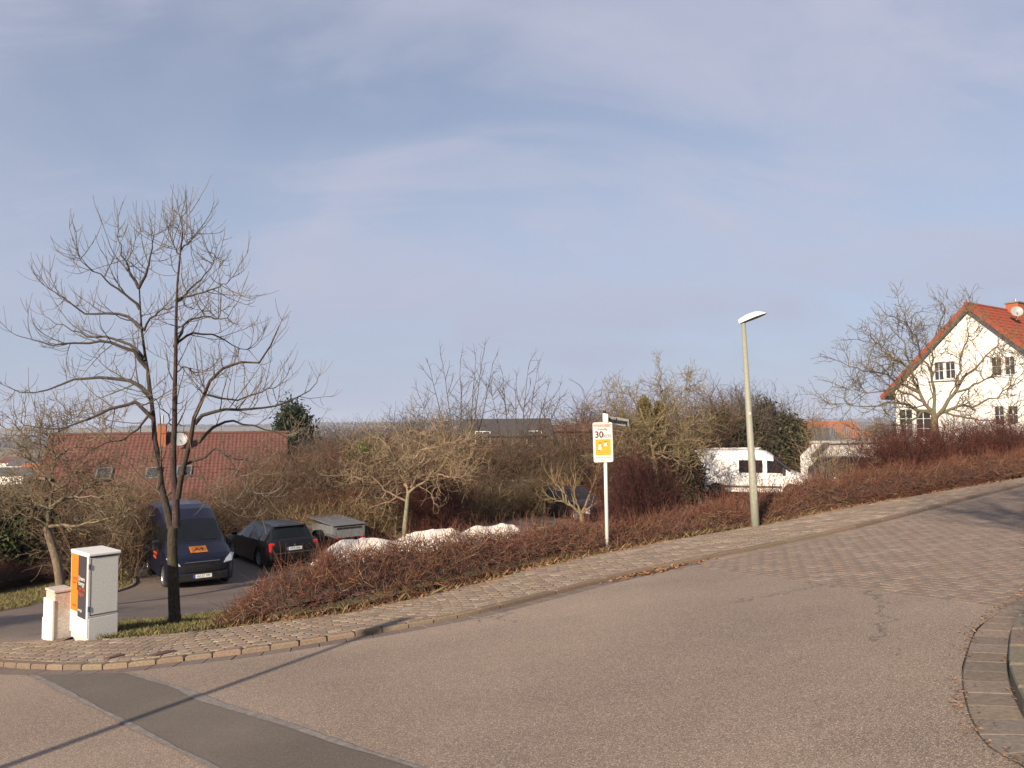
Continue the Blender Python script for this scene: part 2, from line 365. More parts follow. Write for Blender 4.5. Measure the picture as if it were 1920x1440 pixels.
def ground(x, y, sheet=True):
    """height of the terrain"""
    x = np.atleast_1d(np.asarray(x, float)); y = np.atleast_1d(np.asarray(y, float))
    shp = x.shape; x = x.ravel(); y = y.ravel()
    d = dist_line(x, y, B_ext)
    r = np.hypot(x, y)
    pl = plane(np.clip(x, -70, 70), np.clip(y, -60, 80)) + KH * sst(-.2, .1, d)
    pk = -4.4 + .02 * (np.clip(x, -60, 60) + 9.5) + .015 * (np.clip(y, -20, 80) - 21.7)
    low = pl + (pk - pl) * sst(-.5, 10.5, d)
    hi = sst(15, 23, x - .12 * (y - 40))                       # the right side stays up at road level
    z = low * (1 - hi) + (pl + .15 * sst(0, 6, d)) * hi
    # beyond the car park the hill falls to the valley
    f = sst(42, 88, y - .3 * np.clip(x, -40, 40)) * (1 - .75 * sst(14, 30, x) * (1 - sst(60, 140, y)))
    val = -9.5 - 6 * sst(60, 260, r) - 10 * sst(250, 800, r)
    z = z * (1 - f) + val * f
    hill = sst(1500, 3900, r) * (30 + 34 * vnoise(x, y, 900, 3) + 18 * vnoise(x, y, 340, 5)) + sst(700, 1600, r) * 8 * vnoise(x, y, 420, 8)
    z = z + np.where(y > 0, hill, 0)
    return z.reshape(shp)
def gz(x, y): return float(ground(x, y)[0])

# ground sheet
def build_ground():
    n = 290
    u = np.linspace(-1, 1, n); g = 6 * np.sinh(u * 7.35)
    X, Y = np.meshgrid(g + 0.0, g + 12.0, indexing='ij')
    Z = ground(X, Y)
    d = dist_line(X.ravel(), Y.ravel(), B_ext).reshape(X.shape)
    Z = Z - np.where((d < .6), .16, 0.0)
    V = np.stack([X, Y, Z], -1).reshape(-1, 3)
    i = np.arange(n * n).reshape(n, n)
    Q = np.stack([i[:-1, :-1], i[1:, :-1], i[1:, 1:], i[:-1, 1:]], -1).reshape(-1, 4)
    o = link('ground', mesh_q('ground', V, Q, sm=True), None, M['ground']); tag(o, kind='structure')
build_ground()

def flat_sheet(name, P2, off, mt, kind='structure', parent=None):
    m = MB(); m.poly([(x, y, plane(x, y) + off) for x, y in P2]); o = m.build(name, mt, parent)
    if kind: tag(o, kind=kind)
    return o
# ------------------------------------------------------------------ road
GUT = .26                                                    # width of the gutter row in front of the kerb
J1 = G(1325, 1066)[:2]; J2 = G(1893, 1141)[:2]
gutL = [G(*p)[:2] for p in [(1895, 1145), (1862, 1158), (1830, 1180), (1808, 1235), (1803, 1265), (1810, 1310), (1830, 1355), (1870, 1405), (1920, 1440)]]
gl = catmull(gutL + [gutL[-1] + np.array([-.05, -.6]), gutL[-1] + np.array([.3, -1.8])], 60)
sK = np.linspace(0, Ks[-1], 160)
front = np.c_[kerb_pt(sK, -GUT)]
tJ = (front - J1) @ ((J2 - J1) / np.linalg.norm(J2 - J1)); sd = np.cross(np.r_[J2 - J1, 0], np.c_[front - J1, np.zeros(len(front))])[:, 2]
left_part = front[sd < 0] if (sd[0] < 0) else front[sd > 0]
right_part = front[len(left_part):]
_i = len(left_part); _t = sd[_i - 1] / (sd[_i - 1] - sd[_i]); J1 = front[_i - 1] + (front[_i] - front[_i - 1]) * _t
left_part = np.vstack([left_part, J1]); right_part = np.vstack([J1, right_part])
road_poly = list(left_part) + [J2] + list(gl[1:]) + [np.array((.6, -.9)), np.array((-1.5, -14.0)), np.array((-34.0, -14.0)), np.array((-34.0, left_part[0][1] + 10))]
road = flat_sheet('road', road_poly, 0.0, M['asphalt'])
pd = np.array([.79, .61]); pd /= np.linalg.norm(pd)
flat_sheet('road_bed', list(right_part[::-1]) + [left_part[-1], J2, J2 + pd * 22], -.022, M['joint'])
flat_sheet('gutter_bed', list(np.c_[kerb_pt(sK, -GUT)]) + list(np.c_[kerb_pt(sK[::-1], .2)]), -.016, M['joint'])
# repaired trench across the road with its two sealed joints
pL = catmull([G(*p)[:2] for p in [(60, 1266), (130, 1302), (200, 1338), (245, 1362), (330, 1405), (400, 1440), (520, 1505), (640, 1570)]], 40)
pR = catmull([G(*p)[:2] for p in [(235, 1262), (330, 1290), (390, 1315), (530, 1358), (640, 1396), (780, 1440), (900, 1485), (1060, 1545)]], 40)
flat_sheet('road_patch', list(pL) + list(pR[::-1]), .004, M['patch'])
rng0 = np.random.default_rng(5)
for nm, ln in (('patch_seam', pL), ('patch_seam', pR)):
    tt = np.gradient(ln, axis=0); tt /= np.linalg.norm(tt, axis=1, keepdims=True); nn = np.c_[-tt[:, 1], tt[:, 0]]
    w = .032 + .010 * np.convolve(rng0.standard_normal(len(ln) + 4), np.ones(5) / 2.2, 'valid')[:, None]
    flat_sheet(nm, list(ln + nn * w) + list((ln - nn * w * .8)[::-1]), .008, M['seam'])

# pieces laid one by one --------------------------------------------------
def piece(P2, zfun, chamf=.012, depth=.05, top=0.0, c=(.3, .25, .2), mb=None):
    """a stone with a chamfered top; P2 outline (n,2) counter-clockwise"""
    P2 = np.asarray(P2, float); n = len(P2); ctr = P2.mean(0)
    r = np.linalg.norm(P2 - ctr, axis=1).mean(); IN = ctr + (P2 - ctr) * (1 - chamf / r)
    z = np.array([zfun(*p) for p in P2]) + top; zi = np.array([zfun(*p) for p in IN]) + top
    V = np.vstack([np.c_[P2, z - depth], np.c_[P2, z - chamf * .6], np.c_[IN, zi]])
    F = [(i, (i + 1) % n, n + (i + 1) % n, n + i) for i in range(n)] + [(n + i, n + (i + 1) % n, 2 * n + (i + 1) % n, 2 * n + i) for i in range(n)] + [tuple(range(2 * n, 3 * n))]
    mb = mb or MB(); mb.add(V, F, c); return mb
def px_size(x, y): return 1.0 / max(1.0, y)                   # nearer pieces show larger
def in_view(x, y, z=-2): return y > 1 and abs(x / y) < .72
def lay(pieces, name, rest_name, parent, mt, limit=300):
    """pieces: list of (outline, top, colour); the nearest become parts, the rest one joined part"""
    pr = sorted(pieces, key=lambda q: (not in_view(*np.mean(q[0], 0)), -px_size(*np.mean(q[0], 0))))
    for q in pr[:limit]:
        piece(q[0], plane, q[3] if len(q) > 3 else .012, .05, q[1], q[2]).build(name, mt, parent)
    if len(pr) > limit:
        mb = MB()
        for q in pr[limit:]: piece(q[0], plane, q[3] if len(q) > 3 else .012, .05, q[1], q[2], mb)
        o = mb.build(rest_name, mt, parent); tag(o, kind='stuff')
def clip_poly(P, ax, v, keep_less):
    out = []
    for i in range(len(P)):
        a, b = P[i], P[(i + 1) % len(P)]; ia = (a[ax] <= v) == keep_less; ib = (b[ax] <= v) == keep_less
        if ia: out.append(a)
        if ia != ib:
            t = (v - a[ax]) / (b[ax] - a[ax]); out.append([a[0] + (b[0] - a[0]) * t, a[1] + (b[1] - a[1]) * t])
    return out
rg = random.Random(3)
def jit(c, a=.15, hue=.04):
    k = 1 + rg.uniform(-a, a); return tuple(max(.01, x * k * (1 + rg.uniform(-hue, hue))) for x in c)
KB = .13                                                     # kerb depth
path_bed = MB()
ss = np.linspace(0.3, Ks[-1] - .3, 200)
wid = []
for s in ss:
    X, Y = kerb_pt(s, 0.0); ts = np.linspace(.5, 4.0, 71); XX, YY = kerb_pt(np.full(71, s), ts)
    dd = dist_line(XX, YY, B_ext); k = np.argmax(dd > 0); wid.append(ts[k] if dd[k] > 0 else 2.2)
wid = np.convolve(np.r_[[wid[0]] * 4, wid, [wid[-1]] * 4], np.ones(9) / 9, 'valid')
def width(s): return float(np.interp(s, ss, wid))
fx = np.c_[kerb_pt(ss, KB - .02)]; bx_ = np.c_[kerb_pt(ss, wid)]
V = np.vstack([np.c_[fx, plane(fx[:, 0], fx[:, 1]) + KH - .014], np.c_[bx_, plane(bx_[:, 0], bx_[:, 1]) + KH - .014]]); n_ = len(ss)
pavement = link('pavement', mesh_q('pavement', V, [(i, i + 1, n_ + i + 1, n_ + i) for i in range(n_ - 1)]), None, M['joint']); tag(pavement, kind='structure')
hexes = []
A_ = .105; HX = A_ * math.sqrt(3); HY = 1.5 * A_               # six-sided paver
s = .4; ri = 0
rows = int(3.4 / HY) + 1
for ci in range(int((Ks[-1] - 1) / HX)):
    for rj in range(rows):
        sc_ = .4 + ci * HX + (HX / 2 if rj % 2 else 0); tc_ = KB + rj * HY + .02
        W_ = width(sc_)
        if tc_ - A_ > W_: continue
        P = [[sc_ + (A_ - .0052) * math.sin(math.pi / 3 * k), tc_ - (A_ - .0052) * math.cos(math.pi / 3 * k)] for k in range(6)]
        P = clip_poly(P, 1, KB + .006, False)
        if len(P) >= 3: P = clip_poly(P, 1, W_, True)
        if len(P) < 3: continue
        P = np.array(P)
        if np.ptp(P[:, 1]) < .035 or np.ptp(P[:, 0]) < .03: continue
        X, Y = kerb_pt(P[:, 0], P[:, 1])
        if Y.mean() > 26: continue
        wob = .0035 * math.sin(sc_ * 3.1 + rj) + rg.uniform(-.003, .003)
        c = jit((.248, .190, .138) if rg.random() < .8 else (.30, .238, .178), .15)
        hexes.append((np.c_[X, Y], KH + wob, c))
lay(hexes, 'paving_stone', 'far_paving_stones', pavement, M['paver'])
# kerb stones
kerb = empty('kerb', (0, 0, 0)); tag(kerb, kind='structure')
def strip_piece(s0, s1, t0, t1, n=3):
    a = np.linspace(s0, s1, n); X, Y = kerb_pt(np.r_[a, a[::-1]], np.r_[np.full(n, t0), np.full(n, t1)])
    return np.c_[X, Y]
s_turn = float(Ks[np.argmin(np.abs(K[:, 0] - G(905, 1150)[0]))]); s_pav = float(Ks[np.argmin(np.hypot(K[:, 0] - J1[0], K[:, 1] - J1[1]))])
s = .2; kst = []
while s < Ks[-1] - 1.2:
    l = .315 if s < s_turn else .99
    g_ = .012 if rg.random() < .7 else .022
    kst.append((strip_piece(s + g_ / 2, s + l - g_ / 2, 0, KB, 3 if l < .5 else 6), KH + rg.uniform(-.004, .004), jit((.195, .148, .105), .12), .02)); s += l
for q in kst:
    piece(q[0], plane, .022, .2, q[1], q[2]).build('kerb_stone', M['paver'], kerb)
s = .2; gst = []
while s < Ks[-1] - 1.0:
    l = .30 if s < s_pav else .5
    gst.append((strip_piece(s + .004, s + l - .004, -GUT + .004, -.006, 3), rg.uniform(-.003, .002), jit((.175, .135, .115) if s < s_pav else (.255, .20, .155), .1), .006)); s += l
gutter = empty('gutter', (0, 0, 0)); tag(gutter, kind='structure')
for q in gst: piece(q[0], plane, .006, .05, q[1], q[2]).build('gutter_stone', M['gutter'], gutter)
# block paving beyond the joint
jd = (J2 - J1) / np.linalg.norm(J2 - J1); rd = np.array([-jd[1], jd[0]]); rd = rd if rd @ pd > 0 else -rd
paved = empty('paved_road', (0, 0, 0)); tag(paved, kind='structure')
Lb, Wb = .225, .142; bl = []
base0 = J1 - jd * 6
O = []
w1, w2 = Wb / 2 + .016, Wb / 2 - .016; l4 = Lb / 4
for sx, sy in ((-1, -1),):
    O = [(-Lb / 2, -w1), (-l4 - .018, -w1), (-l4 + .018, -w2), (l4 - .018, -w2), (l4 + .018, -w1), (Lb / 2, -w1), (Lb / 2, w1), (l4 + .018, w1), (l4 - .018, w2), (-l4 + .018, w2), (-l4 - .018, w1), (-Lb / 2, w1)]
O = np.array(O); O = np.sign(O) * (np.abs(O) - np.array([.0115, .0055]))
fd = B_ext
for i in range(130):
    for j in range(130):
        u = i * Lb + (Lb / 2 if j % 2 else 0); v = j * Wb
        c0 = base0 + rd * u + jd * v
        if c0[0] > 14.5 or c0[0] < 2: continue
        q = c0 - J2; along = q @ pd; side = q[0] * pd[1] - q[1] * pd[0]
        if side > .35: continue
        bl.append((c0, u, v))
ctr = np.array([b_[0] for b_ in bl]); dk = dist_line(ctr[:, 0], ctr[:, 1], np.vstack([K[::8], K[-1:]]))
blocks = []
for (c0, u, v), dd in zip(bl, dk):
    if dd > -GUT + .16: continue
    Q_ = clip_poly((O + np.array([u, 0])).tolist(), 0, .012, False)
    if len(Q_) < 3 or np.ptp(np.array(Q_)[:, 0]) < .04: continue
    Q_ = np.array(Q_) - np.array([u, 0]); P = c0 + Q_[:, :1] * rd + Q_[:, 1:] * jd
    if dd > -GUT - .2:
        dv = dist_line(P[:, 0], P[:, 1], K[::8]) + GUT + .012; W3 = []
        for i in range(len(P)):
            j = (i + 1) % len(P)
            if dv[i] <= 0: W3.append(P[i])
            if (dv[i] <= 0) != (dv[j] <= 0): W3.append(P[i] + (P[j] - P[i]) * (dv[i] / (dv[i] - dv[j])))
        if len(W3) < 3 or np.ptp(np.array(W3), axis=0).max() < .05: continue
        P = np.array(W3)
    a2 = np.sum(P[:, 0] * np.roll(P[:, 1], -1) - np.roll(P[:, 0], -1) * P[:, 1])
    if a2 < 0: P = P[::-1]
    blocks.append((P, rg.uniform(-.004, .002), jit((.215, .165, .130) if rg.random() < .85 else (.255, .20, .16), .08, .02), .005))
lay(blocks, 'paving_block', 'far_paving_blocks', paved, M['paver'])
# right-hand gutter slabs, kerb and planting bed
gr = catmull([G(*p)[:2] for p in [(1915, 1165), (1895, 1205), (1888, 1245), (1890, 1280), (1900, 1310), (1920, 1340)]] , 40)
gLs = catmull(gutL[1:], 40); a0 = .0
rgut = empty('right_gutter', (0, 0, 0)); tag(rgut, kind='structure')
cen = catmull([G(*p)[:2] for p in [(1935, 1128), (1893, 1158), (1862, 1190), (1849, 1240), (1846, 1272), (1855, 1312), (1873, 1355), (1915, 1405)]] + [np.array((2.62, 3.3)), np.array((2.68, 2.6)), np.array((2.9, 1.6))], 300)
cen = np.vstack([cen[0] + pd * np.linspace(14, .05, 60)[:, None], cen])
cs = np.r_[0, np.cumsum(np.linalg.norm(np.diff(cen, axis=0), axis=1))]
def cpt(s, t):
    s = np.asarray(s, float); x = np.interp(s, cs, cen[:, 0]); y = np.interp(s, cs, cen[:, 1])
    tx = np.interp(s + .15, cs, cen[:, 0]) - np.interp(s - .15, cs, cen[:, 0]); ty = np.interp(s + .15, cs, cen[:, 1]) - np.interp(s - .15, cs, cen[:, 1]); l = np.hypot(tx, ty) + 1e-9
    return np.c_[x - ty / l * t, y + tx / l * t]
flat_sheet('right_gutter_bed', list(cpt(np.linspace(0, cs[-1], 120), -.13)) + list(cpt(np.linspace(cs[-1], 0, 120), .34)), .001, M['joint'])
s = .1
while s < cs[-1] - .4:
    l = .24; a = np.array([s + .0025, s + l / 2, s + l - .0025])
    P = np.vstack([cpt(a, np.full(3, -.12)), cpt(a[::-1], np.full(3, .13))])
    piece(P, plane, .003, .05, .008 + rg.uniform(-.002, .002), jit((.225, .178, .138) if rg.random() < .8 else (.185, .155, .122), .16)).build('gutter_slab', M['gutter'], rgut); s += l
rkerb = empty('right_kerb', (0, 0, 0)); tag(rkerb, kind='structure')
s = .1
while s < cs[-1] - .7:
    l = .5; a = np.linspace(s + .004, s + l - .004, 4)
    P = np.vstack([cpt(a, np.full(4, .14)), cpt(a[::-1], np.full(4, .27))])
    piece(P, plane, .02, .2, .11, jit((.20, .165, .125), .1)).build('kerb_stone', M['paver'], rkerb); s += l
bed = cpt(np.linspace(.2, cs[-1] - .1, 90), .26)
flat_sheet('planting_bed', list(bed) + [np.array((.9, -.9)), np.array((-1.2, -14.0)), np.array((26, -14)), np.array((30, 12))], .085, M['soil'])

# driveway and car park (drape over the slope)
def drape(name, P2, off, mt, step=.5):
    P2 = np.asarray(P2, float); x0, y0 = P2.min(0); x1, y1 = P2.max(0)
    nx = int((x1 - x0) / step) + 1; ny = int((y1 - y0) / step) + 1
    gx = np.linspace(x0, x1, nx + 1); gy = np.linspace(y0, y1, ny + 1)
    X, Y = np.meshgrid(gx, gy, indexing='ij')
    def inside(x, y):
        r = np.zeros(x.shape, bool)
        for a, b in zip(P2, np.roll(P2, -1, 0)):
            c = ((a[1] > y) != (b[1] > y)) & (x < (b[0] - a[0]) * (y - a[1]) / (b[1] - a[1] + 1e-12) + a[0]); r ^= c
        return r
    cx = (X[:-1, :-1] + X[1:, 1:]) / 2; cy = (Y[:-1, :-1] + Y[1:, 1:]) / 2; k = inside(cx, cy)
    i = np.arange((nx + 1) * (ny + 1)).reshape(nx + 1, ny + 1)
    Q = np.stack([i[:-1, :-1], i[1:, :-1], i[1:, 1:], i[:-1, 1:]], -1)[k]
    Z = ground(X, Y) + off
    return link(name, mesh_q(name, np.stack([X, Y, Z], -1).reshape(-1, 3), Q, sm=True), None, mt)
def on_ground(px, py):
    """picture point -> terrain"""
    d = ray(px, py); lo, hi = 4.0, 5.0
    while hi < 400 and d[2] * hi > gz(d[0] * hi, hi): lo = hi; hi *= 1.06
    for _ in range(24):
        m = (lo + hi) / 2
        if d[2] * m > gz(d[0] * m, m): lo = m
        else: hi = m
    return d * hi
dpx = [(-330, 1203), (-120, 1208), (0, 1214), (80, 1214), (120, 1212), (228, 1168), (300, 1166), (400, 1158), (440, 1160), (480, 1150), (560, 1138), (700, 1112), (850, 1075), (1000, 1040), (1150, 1015),
       (1290, 985), (1330, 960), (1330, 925), (1180, 925), (1000, 938), (880, 962), (760, 985), (660, 1003), (560, 1008), (470, 1010), (300, 1015), (262, 1040), (232, 1072), (252, 1094), (205, 1113), (110, 1126), (0, 1149), (-330, 1190)]
dw = [on_ground(*p)[:2] for p in dpx]
tag(drape('driveway', dw, .025, M['drive'], .2), kind='structure')

# ------------------------------------------------------------------ vegetation
def norm(v): return v / (np.linalg.norm(v, axis=-1, keepdims=True) + 1e-9)
def grow(rng, P, Rd, n, t0, t1, l0, l1, ang, up=.1, curl=.15, K_=5, rr=.55, fall=.4, rmin=.0022, flat=0.0, spread=12, skew=1.0):
    """n children on each parent polyline"""
    N, Kp, _ = P.shape
    t = rng.uniform(t0, t1, (N, n)) ** skew; t[:, 0] = .995; f = t * (Kp - 1); i = np.clip(f.astype(int), 0, Kp - 2); w = (f - i)[..., None]
    a = np.arange(N)[:, None]
    p = P[a, i] * (1 - w) + P[a, i + 1] * w; tan = norm(P[a, i + 1] - P[a, i]); r = Rd[a, i] * (1 - w[..., 0]) + Rd[a, i + 1] * w[..., 0]
    p = p.reshape(-1, 3); tan = tan.reshape(-1, 3); r = r.ravel(); tt = t.ravel()
    rnd = rng.standard_normal((len(p), 3)); rnd[:, 2] *= 1 - flat
    perp = norm(rnd - (rnd * tan).sum(1, keepdims=True) * tan)
    an = np.radians(ang + spread * rng.standard_normal(len(p)))[:, None]
    an.reshape(N, n)[:, 0] *= .22
    d = norm(tan * np.cos(an) + perp * np.sin(an))
    Ln = rng.uniform(l0, l1, len(p)) * (1 - fall * tt)
    out = np.empty((len(p), K_, 3)); out[:, 0] = p
    for k in range(1, K_):
        d = norm(d + curl * rng.standard_normal(d.shape) + np.array([0, 0, up]))
        out[:, k] = out[:, k - 1] + d * (Ln / (K_ - 1))[:, None]
    r0 = np.maximum(rr * r, rmin)
    rad = r0[:, None] * np.linspace(1, .35, K_)[None, :]
    return out, np.maximum(rad, rmin * .6)
def colour(rng, N, K_, n, c, var=.25, tips=None):
    """one colour per branch, spread over its tube vertices"""
    k = 1 + var * rng.standard_normal((N, 1)); c = np.array(c)
    C = np.clip(c * k * (1 + .06 * rng.standard_normal((N, 3))), .004, .9)
    return np.repeat(C, K_ * n, axis=0)
class Wood:
    """collects tubes of one part"""
    def __init__(s, rng): s.V = []; s.Q = []; s.C = []; s.k = 0; s.rng = rng
    def add(s, P, Rd, n, c, var=.2):
        if len(P) == 0: return
        V, Q = tube_np(P, Rd, n); s.V.append(V); s.Q.append(Q + s.k); s.k += len(V)
        s.C.append(colour(s.rng, P.shape[0], P.shape[1], n, c, var))
    def mesh(s, name, sm=True): return mesh_q(name, np.vstack(s.V), np.vstack(s.Q), np.vstack(s.C), sm)
def limb_px(pts, Y, dy=0.0, n=10, wob=0.0, rng=None):
    """limb traced in the picture at depth Y that leans dy metres away towards its tip"""
    P = np.array([at(px, py, Y + dy * (k / max(1, len(pts) - 1)) ** 1.3) for k, (px, py) in enumerate(pts)])
    return catmull(P, n)
def taper(n, r0, r1, p=1.0): return r0 + (r1 - r0) * np.linspace(0, 1, n) ** p

def tree_from_limbs(name, label, Y, trunk, limbs, levels, c_bark, c_twig, seed, r0=.1, group=None, trunk_sides=10, knob=.012, whole=0):
    """trunk: picture points (base first); limbs: (points, radius, lean in depth)"""
    rng = np.random.default_rng(seed)
    base = at(*trunk[0], Y); gzz = gz(base[0], base[1])
    root = empty(name, (base[0], base[1], gzz), 0, label, 'tree', group)
    off = np.array(root.location)
    tp = limb_px(trunk, Y, 0, 14); tp = np.vstack([[tp[0][0], tp[0][1], min(gzz, tp[0][2]) - .15], tp])
    w = Wood(rng); rad = taper(len(tp), r0, r0 * .78); rad[:2] *= (1.35, 1.12)
    w.add(tp[None] - off, rad[None], trunk_sides, c_bark, 0)
    cw = Wood(rng); mains = []
    for k_, (pts, r, dy) in enumerate(limbs):
        P = limb_px(pts, Y, dy, 12) if k_ < whole else limb_px(pts, Y, dy, 14)[:12]; rd = taper(12, r, r * .16, .8)
        P[1:] += rng.standard_normal((11, 3)) * knob
        mains.append((P, rd)); (w if r >= .045 else cw).add(P[None] - off, rd[None], 7 if r > .03 else 5, c_bark, .03)
    link('trunk', w.mesh('trunk'), root, M['bark'])
    P = np.stack([m[0] for m in mains]); Rr = np.stack([m[1] for m in mains])
    for k, lv in enumerate(levels):
        kw = dict(lv); sides = kw.pop('sides', 3); mixp = kw.pop('onlyprev', True); cc = kw.pop('c', None)
        n = kw.pop('n'); P2, R2 = grow(rng, P, Rr, n, **kw)
        t_ = (k + 1) / len(levels); c = cc or tuple(np.array(c_bark) * (1 - t_) + np.array(c_twig) * t_)
        cw.add(P2 - off, R2, sides, c, .2); P, Rr = P2, R2
    link('crown', cw.mesh('crown'), root, M['twig']); return root

def mat_bark():
    m, nt, N, L, b = base_mat('tree_bark'); a = N.new('ShaderNodeAttribute'); a.attribute_name = 'Col'
    v = geo_pos(N); mp = N.new('ShaderNodeMapping'); mp.inputs['Scale'].default_value = (1, 1, .25); L.new(v, mp.inputs[0])
    f = add_noise(N, L, 38, 6, .7, mp.outputs[0], .4); g = add_noise(N, L, 9, 4, .6, v)
    k = mixc(N, L, 1.0, a.outputs['Color'], ramp(N, L, f, [(.3, (.3,) * 3), (.55, (.85,) * 3), (.8, (1.5, 1.42, 1.3))]), 'MULTIPLY')
    k = mixc(N, L, ramp(N, L, g, [(.55, (0, 0, 0)), (.75, (.5,) * 3)]), k, (.20, .17, .13))
    L.new(k, b.inputs['Base Color']); b.inputs['Roughness'].default_value = .9; b.inputs['Specular IOR Level'].default_value = .2
    bump(N, L, b, f, .9, .02); return m
M['bark'] = mat_bark()

# the tall twin-stemmed tree at the corner
Yh = float(G(328, 1165)[1])
lim = [
 ([(320, 990), (308, 930), (300, 900), (292, 840), (285, 770), (278, 700), (268, 620), (260, 535)], .062, .25),
 ([(330, 990), (327, 900), (324, 820), (327, 700), (330, 620), (333, 540), (338, 470), (342, 435)], .064, -.2),
 ([(333, 935), (340, 885), (350, 850), (362, 800), (380, 740), (397, 708), (440, 680), (480, 683), (510, 650), (524, 615)], .05, -.9),
 ([(260, 540), (235, 490), (223, 450), (221, 415)], .028, .4), ([(260, 540), (280, 490), (287, 450), (290, 420)], .028, -.4),
 ([(365, 795), (390, 772), (440, 770), (500, 765), (560, 745), (600, 712), (632, 708)], .035, .7),
 ([(287, 785), (268, 762), (250, 757), (215, 765), (170, 785), (110, 805), (50, 800), (5, 770)], .036, -.8),
 ([(283, 745), (262, 722), (235, 712), (190, 708), (130, 715), (85, 735), (20, 730), (-15, 690)], .038, .6),
 ([(276, 690), (255, 668), (235, 650), (195, 640), (130, 645), (70, 640), (2, 622)], .036, -.6),
 ([(272, 676), (245, 648), (205, 632), (165, 632), (130, 615), (95, 600), (70, 575)], .03, 1.3),
 ([(268, 618), (245, 598), (225, 588), (160, 585), (105, 550), (78, 530), (52, 512)], .031, .5),
 ([(262, 580), (240, 555), (205, 530), (165, 500), (145, 475), (128, 470)], .026, -.7),
 ([(270, 620), (285, 595), (310, 578), (345, 572), (372, 590)], .02, -1.0),
 ([(326, 650), (345, 632), (375, 625), (410, 630), (440, 650), (470, 655), (500, 640)], .026, .9),
 ([(330, 640), (355, 600), (390, 595), (415, 600), (432, 585), (444, 545)], .024, -.9),
 ([(333, 565), (360, 540), (380, 520), (398, 490), (412, 455)], .022, .5),
 ([(333, 560), (370, 548), (405, 540), (430, 528), (462, 500)], .022, -.6),
 ([(337, 470), (355, 450), (370, 430)], .014, .3), ([(338, 480), (322, 450), (313, 425)], .014, -.3),
 ([(285, 770), (262, 800), (225, 825), (190, 835), (150, 860), (120, 850)], .024, -1.1),
 ([(380, 740), (410, 745), (450, 750), (490, 735), (525, 720), (545, 685)], .022, 1.1),
 ([(342, 885), (372, 892), (388, 905), (398, 935), (425, 945), (440, 965), (447, 985)], .022, -.8),
 ([(350, 870), (385, 855), (405, 840), (430, 865), (455, 905), (480, 925), (505, 935)], .026, -.5),
 ([(372, 830), (405, 800), (430, 790), (470, 800), (520, 812), (560, 830), (590, 800)], .03, .9),
 ([(325, 800), (305, 770), (285, 740), (270, 720)], .012, -.8), ([(327, 705), (345, 690), (372, 700), (395, 690)], .014, .9),
]
tree_from_limbs('roadside_tree', 'tall bare tree with two dark stems on the grass by the grey cabinet', Yh, [(328, 1165), (326, 1120), (325, 1075), (323, 1030), (324, 985)], lim,
 [dict(n=11, t0=.08, t1=1.0, skew=.9, l0=.4, l1=1.25, ang=56, up=.10, curl=.10, K_=7, rr=.40, fall=.55, rmin=.0065, flat=.2, sides=4, spread=16),
  dict(n=5, t0=.15, t1=1.0, l0=.15, l1=.5, ang=56, up=.24, curl=.09, K_=5, rr=.62, fall=.3, rmin=.0048, sides=3, spread=16)],
 (.060, .050, .040), (.18, .145, .10), 11, r0=.092, knob=.014, whole=3)

# the low spreading tree beside it on the left
Y2 = 16.6
tree_from_limbs('fruit_tree', 'low spreading bare tree with a pale leaning trunk behind the small cabinet', Y2, [(116, 1118), (108, 1060), (97, 1020), (87, 988)],
 [([(87, 990), (95, 940), (98, 890), (104, 860), (100, 830), (92, 800)], .05, .3),
  ([(87, 990), (68, 975), (52, 950), (20, 965), (-20, 950)], .05, -.8), ([(90, 988), (130, 985), (180, 975), (225, 965), (262, 945)], .042, -.7),
  ([(93, 955), (115, 938), (140, 930), (175, 912), (215, 895), (262, 880), (295, 850)], .05, .8), ([(97, 900), (60, 900), (30, 905), (-15, 890)], .035, .9),
  ([(103, 860), (140, 835), (180, 820), (215, 790)], .028, -.6), ([(100, 850), (70, 830), (45, 815), (15, 800)], .026, -.8), ([(100, 835), (120, 800), (135, 775), (150, 760)], .02, .7),
  ([(140, 930), (180, 935), (220, 925), (255, 905)], .022, -1.2), ([(96, 930), (130, 900), (160, 880), (200, 860)], .03, 1.4), ([(95, 960), (60, 935), (30, 920), (-5, 925)], .03, 1.6),
  ([(96, 920), (84, 890), (60, 865), (30, 850)], .026, -1.4)],
 [dict(n=14, t0=.12, t1=1.0, l0=.35, l1=1.1, ang=58, up=.04, curl=.3, K_=7, rr=.5, fall=.25, rmin=.009, sides=4, spread=22),
  dict(n=7, t0=.1, t1=1.0, l0=.2, l1=.6, ang=55, up=.05, curl=.32, K_=5, rr=.6, fall=.3, rmin=.0062, sides=3, spread=24), dict(n=3, t0=.2, t1=1.0, l0=.1, l1=.3, ang=50, up=.06, curl=.3, K_=4, rr=.7, fall=.3, rmin=.005, sides=3, spread=24)],
 (.19, .15, .105), (.20, .15, .088), 12, r0=.10, knob=.03)

